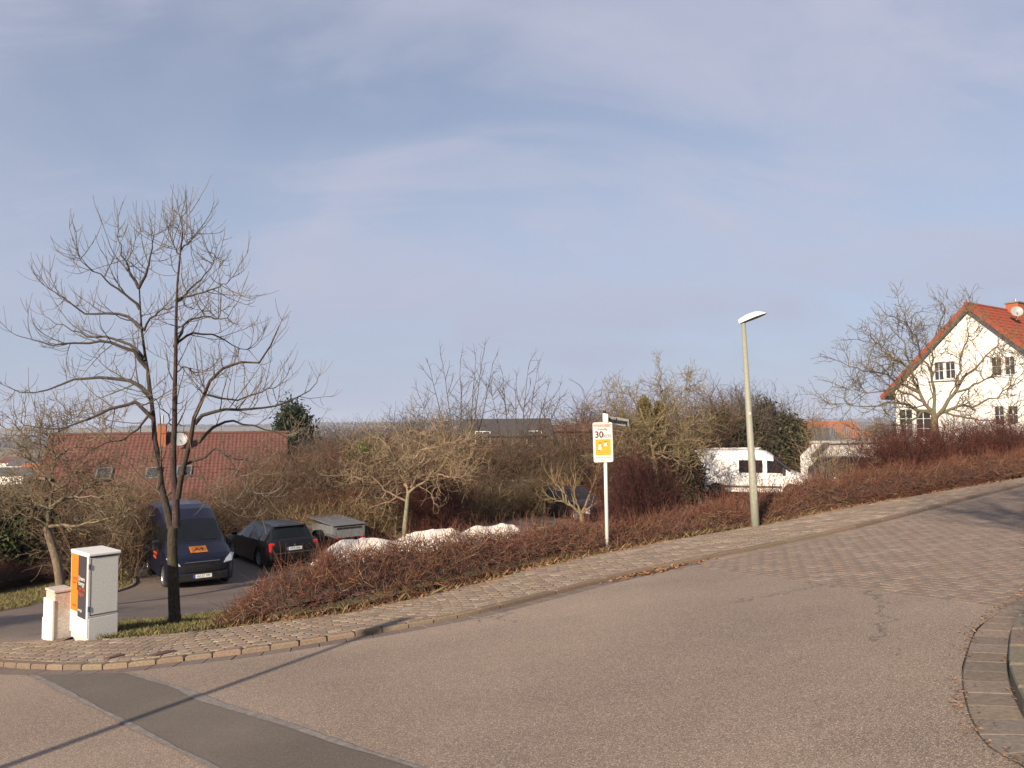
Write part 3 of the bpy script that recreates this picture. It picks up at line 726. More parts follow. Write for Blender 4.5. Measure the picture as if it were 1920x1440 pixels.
# orchard tree in the car park
tree_from_limbs('orchard_tree', 'bare tree with a straight pale trunk behind the white sand heaps', 27.5, [(757, 1014), (759, 985), (762, 955), (765, 925)],
 [([(765, 925), (785, 910), (808, 892), (825, 865), (850, 845), (875, 838)], .055, -.5), ([(763, 940), (735, 928), (715, 915), (700, 895), (680, 895), (652, 885), (630, 870)], .045, -.3),
  ([(765, 925), (762, 880), (765, 840), (770, 800), (772, 778)], .05, .4), ([(765, 915), (745, 880), (735, 850), (715, 825), (690, 810)], .05, .8), ([(770, 915), (790, 870), (800, 830), (812, 800), (835, 780)], .05, .9),
  ([(763, 890), (740, 865), (715, 855), (690, 850), (640, 845)], .04, -1.3), ([(800, 895), (830, 890), (860, 895), (885, 880)], .04, -1.1), ([(768, 880), (785, 850), (820, 835), (850, 830), (880, 850)], .04, .2)],
 [dict(n=16, t0=.12, t1=1.0, l0=.5, l1=1.5, ang=55, up=.03, curl=.3, K_=7, rr=.5, fall=.25, rmin=.014, sides=4, spread=22),
  dict(n=8, t0=.1, t1=1.0, l0=.25, l1=.8, ang=52, up=.05, curl=.32, K_=5, rr=.6, fall=.3, rmin=.0095, sides=3, spread=24), dict(n=3, t0=.2, t1=1.0, l0=.15, l1=.4, ang=50, up=.05, curl=.3, K_=4, rr=.7, fall=.3, rmin=.0075, sides=3, spread=24)],
 (.30, .22, .155), (.25, .185, .11), 13, r0=.088, knob=.04)
# pollarded little tree
tree_from_limbs('pollarded_tree', 'small pollarded tree with thick pale stubs in front of the dark parked car', 29.0, [(1092, 984), (1091, 972), (1090, 962)],
 [([(1090, 964), (1075, 952), (1060, 942), (1035, 935), (1018, 920)], .075, -.4), ([(1090, 964), (1080, 940), (1076, 915), (1080, 895)], .05, .3), ([(1091, 962), (1102, 935), (1112, 910), (1122, 880), (1128, 862)], .055, .3),
  ([(1093, 962), (1115, 945), (1135, 935), (1150, 915)], .05, -.3), ([(1070, 948), (1058, 925), (1040, 905), (1028, 885)], .04, .4)],
 [dict(n=12, t0=.25, t1=1.0, l0=.35, l1=1.1, ang=45, up=.25, curl=.18, K_=6, rr=.45, fall=.2, rmin=.008, sides=4, spread=18),
  dict(n=4, t0=.1, t1=1.0, l0=.15, l1=.45, ang=40, up=.1, curl=.2, K_=4, rr=.6, fall=.3, rmin=.006, sides=3)],
 (.27, .21, .13), (.28, .19, .085), 14, r0=.12)
# tall thin trees in the middle distance
def upright(name, label, Y, basepx, tops, seed, cb=(.10, .085, .065), ct=(.125, .10, .075), nn=12):
    limbs = []
    rr_ = random.Random(seed)
    for (tx, ty) in tops:
        bx, by = basepx; dy = rr_.uniform(-1.5, 1.5)
        mid = [(bx + (tx - bx) * (k ** .75), by + (ty - by) * k) for k in (0.02, .25, .5, .75, 1)]
        limbs.append((mid, .055, dy))
    return tree_from_limbs(name, label, Y, [(basepx[0], basepx[1] + 25), basepx, (basepx[0], basepx[1] - 8)], limbs,
      [dict(n=nn, t0=.15, t1=.95, l0=.8, l1=2.4, ang=44, up=.06, curl=.10, K_=5, rr=.55, fall=.5, rmin=.019, sides=4, spread=12),
       dict(n=4, t0=.2, t1=1.0, l0=.3, l1=.9, ang=44, up=.05, curl=.14, K_=4, rr=.65, fall=.3, rmin=.013, sides=3)], cb, ct, seed, r0=.13)
upright('slender_tree', 'slender bare tree with long upright branches, left of the two rising above the thicket', 43, (870, 900), [(798, 655), (825, 640), (862, 645), (895, 635), (908, 632), (930, 650), (778, 720), (765, 760)], 21)
upright('slender_tree', 'slender bare tree with long upright branches above the dark roof, right of its twin', 44, (965, 900), [(940, 665), (968, 680), (993, 655), (1012, 665), (1035, 700), (1046, 715), (1055, 735), (915, 700)], 22)
tree_from_limbs('garden_tree', 'bushy bare tree with crooked pale limbs behind the speed sign', 34.0, [(1232, 905), (1229, 880), (1228, 858)],
 [([(1228, 860), (1220, 838), (1222, 810), (1240, 785), (1270, 765)], .08, -.4), ([(1228, 862), (1200, 840), (1180, 815), (1150, 800)], .06, .3), ([(1230, 850), (1255, 835), (1290, 825), (1320, 815)], .06, -.6),
  ([(1222, 815), (1205, 780), (1190, 750), (1165, 735), (1130, 735)], .055, .6), ([(1240, 785), (1245, 750), (1235, 720), (1240, 702)], .05, .5), ([(1245, 780), (1270, 745), (1290, 725), (1306, 708)], .045, .9),
  ([(1228, 850), (1250, 860), (1280, 862), (1315, 850)], .05, -1.3), ([(1215, 845), (1190, 850), (1160, 850), (1130, 845)], .05, -1.0), ([(1235, 800), (1270, 795), (1310, 790), (1330, 800)], .045, .2), ([(1205, 790), (1180, 790), (1150, 770), (1120, 755)], .04, -.6)],
 [dict(n=16, t0=.12, t1=1.0, l0=.6, l1=1.7, ang=55, up=.03, curl=.3, K_=7, rr=.5, fall=.25, rmin=.017, sides=4, spread=22),
  dict(n=8, t0=.1, t1=1.0, l0=.3, l1=.9, ang=52, up=.05, curl=.32, K_=5, rr=.6, fall=.3, rmin=.0115, sides=3, spread=24), dict(n=3, t0=.2, t1=1.0, l0=.15, l1=.45, ang=50, up=.05, curl=.3, K_=4, rr=.7, fall=.3, rmin=.009, sides=3, spread=24)],
 (.23, .18, .11), (.20, .155, .082), 15, r0=.13, knob=.05)
tree_from_limbs('house_tree', 'large wide-crowned bare tree in front of the white gabled house', 33.0, [(1762, 862), (1757, 830), (1752, 800), (1752, 782)],
 [([(1752, 785), (1738, 765), (1722, 735), (1708, 700), (1700, 660), (1680, 625), (1655, 590)], .10, .4), ([(1752, 785), (1750, 740), (1748, 700), (1752, 655), (1757, 620), (1775, 585), (1795, 555)], .085, -.4),
  ([(1755, 782), (1775, 755), (1795, 725), (1815, 700), (1850, 665), (1890, 640), (1915, 605)], .10, .5), ([(1757, 778), (1795, 762), (1840, 758), (1880, 735), (1915, 700), (1950, 680)], .075, -.7),
  ([(1745, 775), (1715, 765), (1675, 755), (1625, 765), (1575, 755), (1535, 748)], .07, -.6), ([(1722, 735), (1690, 720), (1650, 700), (1600, 690), (1555, 668)], .075, -.2), ([(1708, 690), (1670, 665), (1640, 640), (1615, 605)], .06, 1.2),
  ([(1750, 700), (1725, 660), (1705, 610), (1690, 570)], .06, -1.2), ([(1800, 720), (1800, 670), (1815, 620), (1818, 545)], .06, 1.4), ([(1740, 770), (1700, 790), (1640, 800), (1590, 815)], .06, -1.3),
  ([(1770, 770), (1820, 785), (1870, 790), (1925, 780)], .055, -1.6), ([(1790, 735), (1840, 715), (1890, 690), (1930, 660)], .06, -1.4), ([(1735, 755), (1700, 740), (1660, 730), (1610, 735), (1560, 715)], .06, 1.4)],
 [dict(n=15, t0=.12, t1=1.0, l0=.7, l1=2.1, ang=50, up=.06, curl=.24, K_=7, rr=.5, fall=.3, rmin=.018, sides=4, spread=18),
  dict(n=7, t0=.12, t1=1.0, l0=.35, l1=1.0, ang=50, up=.08, curl=.28, K_=5, rr=.6, fall=.3, rmin=.0125, sides=3, spread=20), dict(n=2, t0=.3, t1=1.0, l0=.15, l1=.45, ang=48, up=.08, curl=.3, K_=4, rr=.75, fall=.3, rmin=.0105, sides=3, spread=20)],
 (.165, .135, .085), (.15, .12, .07), 16, r0=.19, knob=.05)
tree_from_limbs('far_tree', 'grey twiggy bare tree on the skyline left of the lamp post', 62.0, [(1368, 850), (1368, 830), (1368, 815)],
 [([(1368, 815), (1355, 785), (1345, 765), (1335, 750)], .09, .5), ([(1368, 815), (1370, 780), (1372, 755), (1368, 738)], .09, -.5), ([(1368, 815), (1385, 785), (1395, 765), (1405, 755)], .08, .8), ([(1368, 815), (1350, 800), (1330, 790), (1318, 780)], .07, -1), ([(1370, 810), (1395, 795), (1415, 790), (1430, 780)], .07, -1)],
 [dict(n=22, t0=.1, t1=1.0, l0=.8, l1=2.2, ang=45, up=.08, curl=.15, K_=5, rr=.5, fall=.3, rmin=.016, sides=3), dict(n=7, t0=.1, t1=1.0, l0=.4, l1=1.0, ang=45, up=.08, curl=.18, K_=4, rr=.6, fall=.3, rmin=.011, sides=3)],
 (.15, .125, .11), (.16, .13, .115), 17, r0=.16)

# bare shrubs: prototypes, copied into place -------------------------------
def shrub_mesh(seed, h, spread, stems, c_s, c_t, n1=9, n2=6, up=.05, curl=.13, lean=(10, 38), rs=.012, l1=(.35, .8), l2=(.15, .4), thick=1.0):
    rng = np.random.default_rng(seed); c_s = tuple(np.array(c_s) * .86); c_t = tuple(np.array(c_t) * .72)
    az = rng.uniform(0, 2 * math.pi, stems); el = np.radians(rng.uniform(*lean, stems)); Ln = h * rng.uniform(.7, 1.08, stems) / np.cos(el * .6)
    d = np.c_[np.cos(az) * np.sin(el), np.sin(az) * np.sin(el), np.cos(el)]
    p = np.c_[spread * .22 * rng.standard_normal(stems), spread * .22 * rng.standard_normal(stems), np.full(stems, -.15)]
    K_ = 7; P = np.empty((stems, K_, 3)); P[:, 0] = p
    for k in range(1, K_):
        d = norm(d + curl * .6 * rng.standard_normal(d.shape) + np.array([0, 0, up])); P[:, k] = P[:, k - 1] + d * (Ln / (K_ - 1))[:, None]
    Rd = (rs * 1.5 * rng.uniform(.6, 1.3, stems))[:, None] * np.linspace(1, .3, K_)[None]
    a = Wood(rng); a.add(P, Rd, 4, c_s, .35)
    P1, R1 = grow(rng, P, Rd, n1, .1, 1.0, l1[0] * h, l1[1] * h * .7, 46, up * .6, curl * 1.9, 6, .62, .3, .0085 * thick, 0, 20)
    b = Wood(rng); b.add(P1, R1, 3, tuple((np.array(c_s) + np.array(c_t)) / 2), .42)
    P2, R2 = grow(rng, P1, R1, n2, .1, 1.0, l2[0] * h, l2[1] * h, 50, up * .5, curl * 2.0, 5, .65, .3, .0065 * thick, 0, 24)
    b.add(P2, R2, 3, c_t, .48)
    return a.mesh('stems'), b.mesh('twigs')
SH = {
 'tan': shrub_mesh(31, 2.6, 2.0, 34, (.22, .155, .095), (.18, .122, .072), 7, 6),
 'brown': shrub_mesh(32, 2.6, 2.2, 36, (.155, .105, .07), (.14, .088, .055), 7, 6, .03, .17),
 'olive': shrub_mesh(33, 2.6, 2.0, 32, (.16, .125, .068), (.135, .105, .05), 7, 6, .02, .2, (15, 50)),
 'rust': shrub_mesh(34, 2.4, 2.2, 36, (.15, .075, .042), (.165, .075, .04), 7, 6, .04, .18),
 'red': shrub_mesh(35, 1.8, 1.6, 55, (.115, .042, .030), (.12, .040, .028), 8, 7, .05, .12, (8, 42), .007, thick=.62),
 'darkred': shrub_mesh(36, 1.8, .9, 60, (.075, .032, .027), (.085, .030, .025), 7, 6, .07, .07, (3, 22), .007, thick=.62),
 'wispy': shrub_mesh(37, 2.6, .8, 24, (.27, .20, .12), (.27, .20, .115), 5, 4, .01, .06, (6, 42), .010),
 'grey': shrub_mesh(38, 3.0, 2.0, 40, (.15, .125, .105), (.155, .125, .105), 9, 8, .05, .15),
 'sparse': shrub_mesh(40, 1.8, .8, 15, (.12, .05, .036), (.125, .048, .034), 4, 3, .05, .09, (5, 36), .006, thick=.55),
 'reed': shrub_mesh(39, 1.6, 2.4, 90, (.26, .185, .095), (.27, .19, .10), 4, 3, -.02, .1, (3, 30), .006),
}
def shrub(kind, x, y, h, label, name='bare_shrub', group=None, rz=None, wide=1.0, base_h=None, z=None):
    hh = {'tan': 2.6, 'brown': 2.6, 'olive': 2.6, 'rust': 2.4, 'red': 1.8, 'darkred': 1.8, 'wispy': 2.6, 'grey': 3.0, 'reed': 1.6, 'sparse': 1.8}[kind]
    k = h / hh
    e = empty(name, (x, y, gz(x, y) if z is None else z), rg.uniform(0, 6.28) if rz is None else rz, label, 'shrub', group)
    e.scale = (k * wide, k * wide, k)
    link('stems', SH[kind][0], e, M['twig']); link('twigs', SH[kind][1], e, M['twig']); return e
def shrub_px(kind, px, top, Y, label, **kw):
    p = at(px, top, Y); z = gz(p[0], p[1]); return shrub(kind, p[0], p[1], max(.5, p[2] - z), label, **kw)
# thicket behind the car park
th = 'thicket behind the car park'
tl = {'tan': 'tan bare shrub in the tangled thicket behind the car park', 'brown': 'brown bare shrub in the tangled thicket behind the car park', 'olive': 'olive-toned bare shrub in the tangled thicket behind the car park',
      'rust': 'rusty brown bare shrub in the tangled thicket behind the car park', 'grey': 'greyish bare shrub in the tangled thicket behind the car park', 'reed': 'clump of dry straw-coloured stalks at the foot of the thicket'}
for kind, px, top, Y, wd in [
  ('brown', 520, 862, 33, 1.1), ('tan', 455, 920, 31, 1.1), ('tan', 560, 880, 33, 1.1), ('brown', 600, 855, 38, 1.2), ('rust', 622, 858, 36, 1.1), ('tan', 640, 890, 33, 1.1), ('brown', 665, 862, 35, 1.0),
  ('brown', 690, 880, 34, 1.2), ('brown', 725, 860, 40, 1.2), ('tan', 745, 872, 37, 1.1), ('brown', 785, 850, 39, 1.2), ('brown', 825, 855, 36, 1.0), ('brown', 845, 842, 41, 1.2), ('tan', 872, 850, 37, 1.0), ('rust', 900, 842, 42, 1.2),
  ('brown', 925, 842, 38, 1.1), ('grey', 950, 838, 43, 1.1), ('brown', 972, 850, 38, 1.1), ('olive', 1000, 835, 39, 1.0), ('grey', 1020, 836, 43, 1.2), ('brown', 1045, 838, 41, 1.2), ('rust', 1085, 800, 44, 1.2), ('brown', 1100, 830, 40, 1.1), ('brown', 1135, 830, 40, 1.2), ('brown', 1165, 815, 42, 1.2),
  ('grey', 660, 842, 55, 1.3), ('brown', 705, 842, 58, 1.4), ('brown', 750, 838, 56, 1.4), ('brown', 800, 825, 52, 1.3), ('grey', 620, 845, 60, 1.5), ('brown', 590, 850, 52, 1.3),
  ('brown', 480, 925, 29.5, 1.0), ('brown', 548, 940, 29.5, 1.0), ('rust', 590, 930, 30, 1.0), ('rust', 655, 925, 31, 1.0), ('brown', 715, 930, 31.5, 1.0), ('reed', 570, 960, 29, 1.3), ('reed', 640, 950, 30, 1.4), ('reed', 700, 950, 30.5, 1.4), ('reed', 610, 975, 28.5, 1.2),
  ('tan', 900, 905, 34, 1.0), ('brown', 945, 915, 34.5, 1.0), ('olive', 985, 905, 35, 1.0), ('tan', 1015, 895, 35.5, 1.0), ('reed', 880, 925, 33, 1.2), ('reed', 930, 928, 34, 1.2), ('reed', 1000, 915, 35, 1.2), ('brown', 1040, 890, 37, 1.0), ('brown', 860, 900, 34.5, 1.0)]:
    shrub_px(kind, px, top, Y, tl[kind], group=th + ', ' + kind, wide=wd)
shrub_px('red', 812, 908, 30.5, 'dark red leafless shrub behind the orchard tree', name='red_shrub', wide=1.0)
shrub_px('darkred', 790, 905, 31.5, 'dark upright red shrub at the right foot of the orchard tree', name='red_shrub', wide=1.5)
def leaf_cloud(rng, pts, size, c, var=.3, flat=.3):
    n = len(pts); a = norm(rng.standard_normal((n, 3))); b = norm(np.cross(a, rng.standard_normal((n, 3))))
    s = size * rng.uniform(.6, 1.4, (n, 1)); a = a * s; b = b * s * .45
    V = np.stack([pts - a, pts + b * .8 - a * .1, pts + a, pts - b * .8 + a * .1], 1).reshape(-1, 3); Q = np.arange(4 * n).reshape(n, 4)
    C = np.clip(np.array(c) * (1 + var * rng.standard_normal((n, 1))) * (1 + .1 * rng.standard_normal((n, 3))), .004, .8)
    return V, Q, np.repeat(C, 4, 0)
def gap_filler_mesh(seed):
    rng = np.random.default_rng(seed); k = 150; az = rng.uniform(0, 6.28, k); t = rng.uniform(0, 1, k); r_ = np.sqrt(rng.uniform(0, 1, k)) * np.sqrt(np.clip(1 - t ** 2, .05, 1))
    ctr_ = np.c_[r_ * np.cos(az), r_ * np.sin(az), t]; ci = rng.integers(0, k, 5200); pts = ctr_[ci] + rng.standard_normal((5200, 3)) * np.array([.09, .09, .06])
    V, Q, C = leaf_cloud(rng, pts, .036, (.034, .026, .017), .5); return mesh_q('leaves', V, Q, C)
BR = [gap_filler_mesh(101), gap_filler_mesh(102)]  # added dark leaf masses; their colour stands in for shaded gaps between shrubs
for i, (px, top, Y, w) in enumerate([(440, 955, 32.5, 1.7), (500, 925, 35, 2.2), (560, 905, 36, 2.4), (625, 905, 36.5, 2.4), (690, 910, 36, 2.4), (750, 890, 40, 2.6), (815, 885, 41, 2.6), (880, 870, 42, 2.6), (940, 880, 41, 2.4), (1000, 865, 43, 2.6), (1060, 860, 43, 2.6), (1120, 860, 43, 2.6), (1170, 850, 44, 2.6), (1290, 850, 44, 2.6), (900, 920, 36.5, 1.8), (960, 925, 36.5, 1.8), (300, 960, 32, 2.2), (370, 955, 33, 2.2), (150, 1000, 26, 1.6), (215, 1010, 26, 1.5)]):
    p = at(px, top, Y); z = gz(p[0], p[1]); e_ = empty('gap_filler', (p[0], p[1], z), rg.uniform(0, 6.28), 'dark low bramble bush deep in the thicket', 'shrub', 'bramble bushes in the thicket'); e_.scale = (w, w, max(.5, p[2] - z))
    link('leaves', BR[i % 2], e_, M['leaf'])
# left of the vehicles
shrub_px('tan', 205, 950, 22.5, 'bare shrub with many pale stems behind the left hedge', wide=1.0)
shrub_px('tan', 235, 930, 24.5, 'bare twiggy shrub right behind the left side of the navy van', wide=1.0)
shrub_px('olive', 160, 905, 26, 'olive bare shrub between the fruit tree and the tiled roof', wide=1.1)
shrub_px('olive', 30, 925, 27, 'olive bare shrub at the left edge of the picture', wide=1.1)
shrub_px('brown', 262, 935, 27, 'brown bare shrub behind the roof of the navy van', wide=1.1)
shrub_px('brown', 400, 925, 31, 'brown bare shrub between the navy van and the tiled house', wide=1.1)
shrub_px('brown', 100, 918, 31, 'brown bare shrub in front of the left end of the tiled house', wide=1.2)
shrub_px('olive', 490, 895, 35, 'tall olive bare shrub at the right end of the tiled roof', wide=1.1)
shrub_px('brown', 340, 930, 33, 'brown bare shrub below the middle of the tiled roof', wide=1.2)
# red shrubs right of the sign and on the right
shrub_px('darkred', 1192, 880, 21.5, 'dark red upright shrub standing just right of the speed sign', name='red_shrub', wide=.9)
shrub_px('red', 1168, 895, 23.5, 'rusty red shrub partly behind the speed sign post', name='red_shrub', wide=.8)
shrub_px('red', 1228, 905, 23.5, 'rusty red shrub between the speed sign and the ivy trunk', name='red_shrub', wide=.8)
shrub_px('sparse', 1375, 862, 27.0, 'thin red-stemmed shrub in front of the white van', name='red_shrub', wide=1.1)
shrub_px('sparse', 1450, 860, 26.5, 'dark thin shrub right of the lamp post before the white van', name='red_shrub', wide=1.0)
shrub_px('wispy', 1545, 805, 26.5, 'fan-shaped pale shrub with long thin stems right of the white van', wide=.62)
shrub_px('wispy', 1580, 880, 27.5, 'pale bare shrub in front of the dark blue car', wide=.5)
for px, top, Y, lab in [(1690, 835, 27.5, 'leftmost dark red shrub in the row before the white house'), (1722, 822, 29, 'second dark red shrub from the left before the white house'), (1760, 815, 27, 'dark red shrub at the foot of the wide-crowned tree'),
                        (1800, 805, 29, 'dark red shrub right of the foot of the wide-crowned tree'), (1850, 808, 27.5, 'dark red shrub below the lower right window of the white house'), (1895, 795, 29, 'rightmost dark red shrub before the white house, at the picture edge'), (1945, 800, 28, 'dark red shrub just past the right picture edge')]:
    shrub_px('red', px, top, Y, lab, name='red_shrub', group='red shrubs before the white house', wide=1.15)
for px, top, Y, lab in [(1662, 815, 38, 'tan shrub at the left corner of the white house'), (1540, 850, 37.5, 'low tan shrub in front of the sloping terrace wall')]:
    shrub_px('tan', px, top, Y, lab, wide=.8)
shrub_px('brown', 1310, 765, 44, 'tall brown shrub behind the rear of the white van', wide=1.0)
shrub_px('brown', 1290, 790, 42, 'brown shrub left of the rear of the white van', wide=1.0)
shrub_px('grey', 1395, 760, 50, 'grey bare shrub behind the lamp post', wide=1.1)

# evergreens ----------------------------------------------------------------
def evergreen(name, label, x, y, h, w, c, seed, n=9000, size=.10, shape='cone', group=None, cat='tree', z=None):
    rng = np.random.default_rng(seed); zz = gz(x, y) if z is None else z
    root = empty(name, (x, y, zz), 0, label, cat, group)
    m = MB(); m.tube([(0, 0, -.2), (0, 0, h * .5), (0, 0, h * .93)], (h * .025, h * .016, .01), 7); tr = m.mesh('trunk', True)
    cc = tr.color_attributes.new('Col', 'FLOAT_COLOR', 'POINT'); cc.data.foreach_set('color', np.tile([.07, .05, .035, 1], len(tr.vertices)).astype(np.float32))
    link('trunk', tr, root, M['bark'])
    # sprays: clumps of leaves around many small branch tips
    k = 260; t = rng.uniform(.03, 1, k) ** (.8 if shape == 'cone' else .6); az = rng.uniform(0, 2 * math.pi, k)
    prof = (1 - t) ** .75 * (1 + .0 * t) if shape == 'cone' else np.sqrt(np.clip(1 - (2 * t - 1) ** 2, .03, 1)) * .95
    rr = w / 2 * prof * rng.uniform(.45, 1.12, k) + .03
    ctr = np.c_[rr * np.cos(az), rr * np.sin(az), h * (.04 + .95 * t) + .12 * h * .3 * rng.standard_normal(k) * (1 - t)]
    ci = rng.integers(0, k, n); sp = (w * .075 + .05)
    pts = ctr[ci] + rng.standard_normal((n, 3)) * np.array([sp, sp, sp * 1.5])
    V, Q, C = leaf_cloud(rng, pts, size, c, .35)
    clump = (1 + .22 * rng.standard_normal(k))[ci]
    C = np.clip(C * np.repeat(clump, 4)[:, None], .004, .6)
    link('crown', mesh_q('crown', V, Q, C), root, M['leaf']); return root
def evg_px(name, label, px, top, Y, wpx, c, seed, **kw):
    p = at(px, top, Y); z = gz(p[0], p[1]); return evergreen(name, label, p[0], p[1], p[2] - z, wpx / FPX * Y, c, seed, **kw)
evg_px('conifer', 'dark green conifer rising behind the right end of the tiled roof', 545, 772, 66, 120, (.030, .042, .020), 51, n=16000, size=.20)
evg_px('conifer', 'narrow dark conifer tip beside the larger one behind the tiled roof', 566, 785, 68, 90, (.030, .045, .022), 52, n=10000, size=.20)
evg_px('green_bush', 'yellow-green leafy bush in the thicket left of the orchard tree', 688, 845, 38, 80, (.075, .088, .022), 53, n=9000, size=.09, shape='round', cat='shrub')
evg_px('cypress', 'brown-green columnar cypress behind the street name plate', 1207, 752, 40, 38, (.095, .080, .022), 54, n=12000, size=.10)
evg_px('cypress', 'brown-green columnar cypress just right of its taller neighbour behind the street name plate', 1236, 762, 41, 36, (.105, .080, .028), 55, n=12000, size=.10)
evg_px('dark_conifer', 'broad dark conifer right of the lamp post', 1436, 768, 50, 80, (.042, .048, .020), 56, n=14000, size=.13)
evg_px('dark_conifer', 'dark conifer left of the lamp post above the white van', 1350, 790, 46, 85, (.048, .052, .020), 57, n=14000, size=.13)
evg_px('dark_conifer', 'low dark conifer right of the broad one behind the white van', 1478, 795, 49, 75, (.050, .052, .024), 58, n=12000, size=.13, shape='round')
evg_px('dark_conifer', 'dark conifer directly behind the lamp post', 1395, 800, 48, 80, (.040, .046, .020), 60, n=12000, size=.13, shape='round')
evg_px('evergreen_bush', 'dark evergreen bush in the shade left of the white van', 1262, 862, 38, 90, (.022, .030, .014), 59, n=9000, size=.09, shape='round', cat='shrub')
evg_px('ivy_trunk', 'ivy-covered dark trunk at the rear of the white van', 1292, 850, 35, 40, (.045, .042, .022), 61, n=7000, size=.08, shape='round')
for k, (px, Y, top, w, lab) in enumerate([(-10, 23, 945, 130, 'dark green hedge bush at the left picture edge'), (40, 23.5, 965, 110, 'dark green hedge bush second from the left picture edge'), (85, 24.5, 975, 90, 'dark green hedge bush behind the leaning fruit tree trunk')]):
    evg_px('evergreen_bush', lab, px, top, Y, w, (.042, .055, .018), 70 + k, n=9000, size=.075, shape='round', cat='shrub', group='evergreen hedge bushes on the left')

# hedges ---------------------------------------------------------------------
def hedge(name, label, base_xy, normal, width_, heights, n_tw, c_list, seed, length=(.16, .42), ends=(1.2, 1.2)):
    """base_xy: front foot line; the hedge bulges over 'width_' behind it; heights above the local ground at the crest"""
    rng = np.random.default_rng(seed); n = len(base_xy); h = np.asarray(heights, float)
    seg = np.r_[0, np.cumsum(np.linalg.norm(np.diff(base_xy, axis=0), axis=1))]
    def surf(u, v, k=1.0):
        x = np.interp(u, seg, base_xy[:, 0]); y = np.interp(u, seg, base_xy[:, 1]); nx = np.interp(u, seg, normal[:, 0]); ny = np.interp(u, seg, normal[:, 1])
        W_ = np.interp(u, seg, np.broadcast_to(width_, (n,))); H_ = np.interp(u, seg, h)
        e = np.minimum(np.clip(u / ends[0], 0, 1), np.clip((seg[-1] - u) / ends[1], 0, 1)) ** .5
        X = x + nx * W_ * v; Y = y + ny * W_ * v
        lump = .80 + .38 * vnoise(X, Y, .55, 2) + .12 * vnoise(X, Y, .2, 4)
        prof = np.clip(np.sin(np.pi * np.clip(v, 0, 1)), 0, 1) ** .55
        return np.stack([X, Y, ground(X, Y) + H_ * e * prof * lump * k], -1)
    root = empty(name, (base_xy[n // 2][0], base_xy[n // 2][1], gz(*base_xy[n // 2])), 0, label, 'hedge'); off = np.array(root.location)
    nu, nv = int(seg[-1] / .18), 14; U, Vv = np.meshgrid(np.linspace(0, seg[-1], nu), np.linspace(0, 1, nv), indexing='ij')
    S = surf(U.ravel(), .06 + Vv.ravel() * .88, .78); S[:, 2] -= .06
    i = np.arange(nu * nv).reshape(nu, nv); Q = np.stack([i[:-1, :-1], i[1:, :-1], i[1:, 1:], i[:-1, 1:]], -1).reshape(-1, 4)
    link('dark_core', mesh_q('dark_core', S - off, Q, sm=True), root, M['dark_core'])
    u = rng.uniform(0, seg[-1], n_tw); v = np.clip(rng.beta(1.0, 1.25, n_tw), .0, 1); k = rng.uniform(.35, .98, n_tw) ** .7
    p = surf(u, v, 1.0); g0 = ground(p[:, 0], p[:, 1]); p[:, 2] = g0 + (p[:, 2] - g0) * k
    nx = np.interp(u, seg, normal[:, 0]); ny = np.interp(u, seg, normal[:, 1])
    out = np.c_[nx * (v - .45) * 1.5, ny * (v - .45) * 1.5, .35 + .5 * np.sin(np.pi * v)]
    d = norm(out * .9 + rng.standard_normal((n_tw, 3)) * .75); Ln = rng.uniform(*length, n_tw)
    K_ = 3; P = np.empty((n_tw, K_, 3)); P[:, 0] = p - d * (Ln * .45)[:, None]
    for j in range(1, K_):
        d = norm(d + .40 * rng.standard_normal(d.shape) + np.array([0, 0, -.12])); P[:, j] = P[:, j - 1] + d * (Ln / (K_ - 1))[:, None]
    Rd = rng.uniform(.0028, .0058, n_tw)[:, None] * np.linspace(1, .45, K_)[None]
    tw = Wood(rng); which = rng.choice(len(c_list), n_tw, p=np.array([c[1] for c in c_list]) / sum(c[1] for c in c_list))
    for q, (c, _) in enumerate(c_list):
        s_ = which == q
        tw.add(P[s_] - off, Rd[s_], 3, c, .3)
    # upright shoots that stick out of the outline
    ns = n_tw // 26; u = rng.uniform(.5, seg[-1] - .3, ns); v = rng.uniform(.2, .8, ns); p = surf(u, v, .9); d = norm(np.c_[.35 * rng.standard_normal((ns, 2)), np.ones(ns)]); Ln = rng.uniform(.15, .5, ns)
    P = np.empty((ns, 4, 3)); P[:, 0] = p
    for j in range(1, 4): d = norm(d + .12 * rng.standard_normal(d.shape)); P[:, j] = P[:, j - 1] + d * (Ln / 3)[:, None]
    tw.add(P - off, np.full((ns, 1), .0035) * np.linspace(1, .5, 4)[None], 3, c_list[0][0], .3)
    link('twigs', tw.mesh('twigs'), root, M['twig']); return root
M['dark_core'] = mat('hedge_dark_core', (.040, .022, .016), .95, .5, 16, .8)  # shade inside the hedge, put into the dark colour of a solid core
i0 = int(np.argmin(np.abs(B[:, 0] - G(402, 1178, KH)[0])))
hb = B[i0:]; ht = np.gradient(hb, axis=0); ht = norm(ht); hn = np.c_[-ht[:, 1], ht[:, 0]]
crest_px = np.array([(380, 1175), (400, 1155), (450, 1108), (520, 1072), (600, 1047), (680, 1030), (800, 1022), (900, 1002), (1000, 988), (1150, 984), (1250, 967), (1350, 942), (1450, 922), (1550, 902), (1700, 880), (1800, 866), (1920, 850), (2300, 800)])
WH = 2.3; hh_ = []
for p, nn_ in zip(hb, hn):
    q = p + nn_ * WH * .5; px = 960 + FPX * q[0] / q[1] * 1.0
    py = np.interp(px, crest_px[:, 0], crest_px[:, 1]); zc = ray(px, py)[2] * q[1]
    hh_.append(np.clip(zc - gz(*q), .35, 1.5))
hh_ = 1.05 * np.convolve(np.r_[[hh_[0]] * 5, hh_, [hh_[-1]] * 5], np.ones(11) / 11, 'valid')
RED = [((.150, .060, .039), 5), ((.105, .042, .030), 3), ((.20, .105, .056), 2.4), ((.23, .16, .09), 1.3), ((.085, .062, .046), 1.2)]
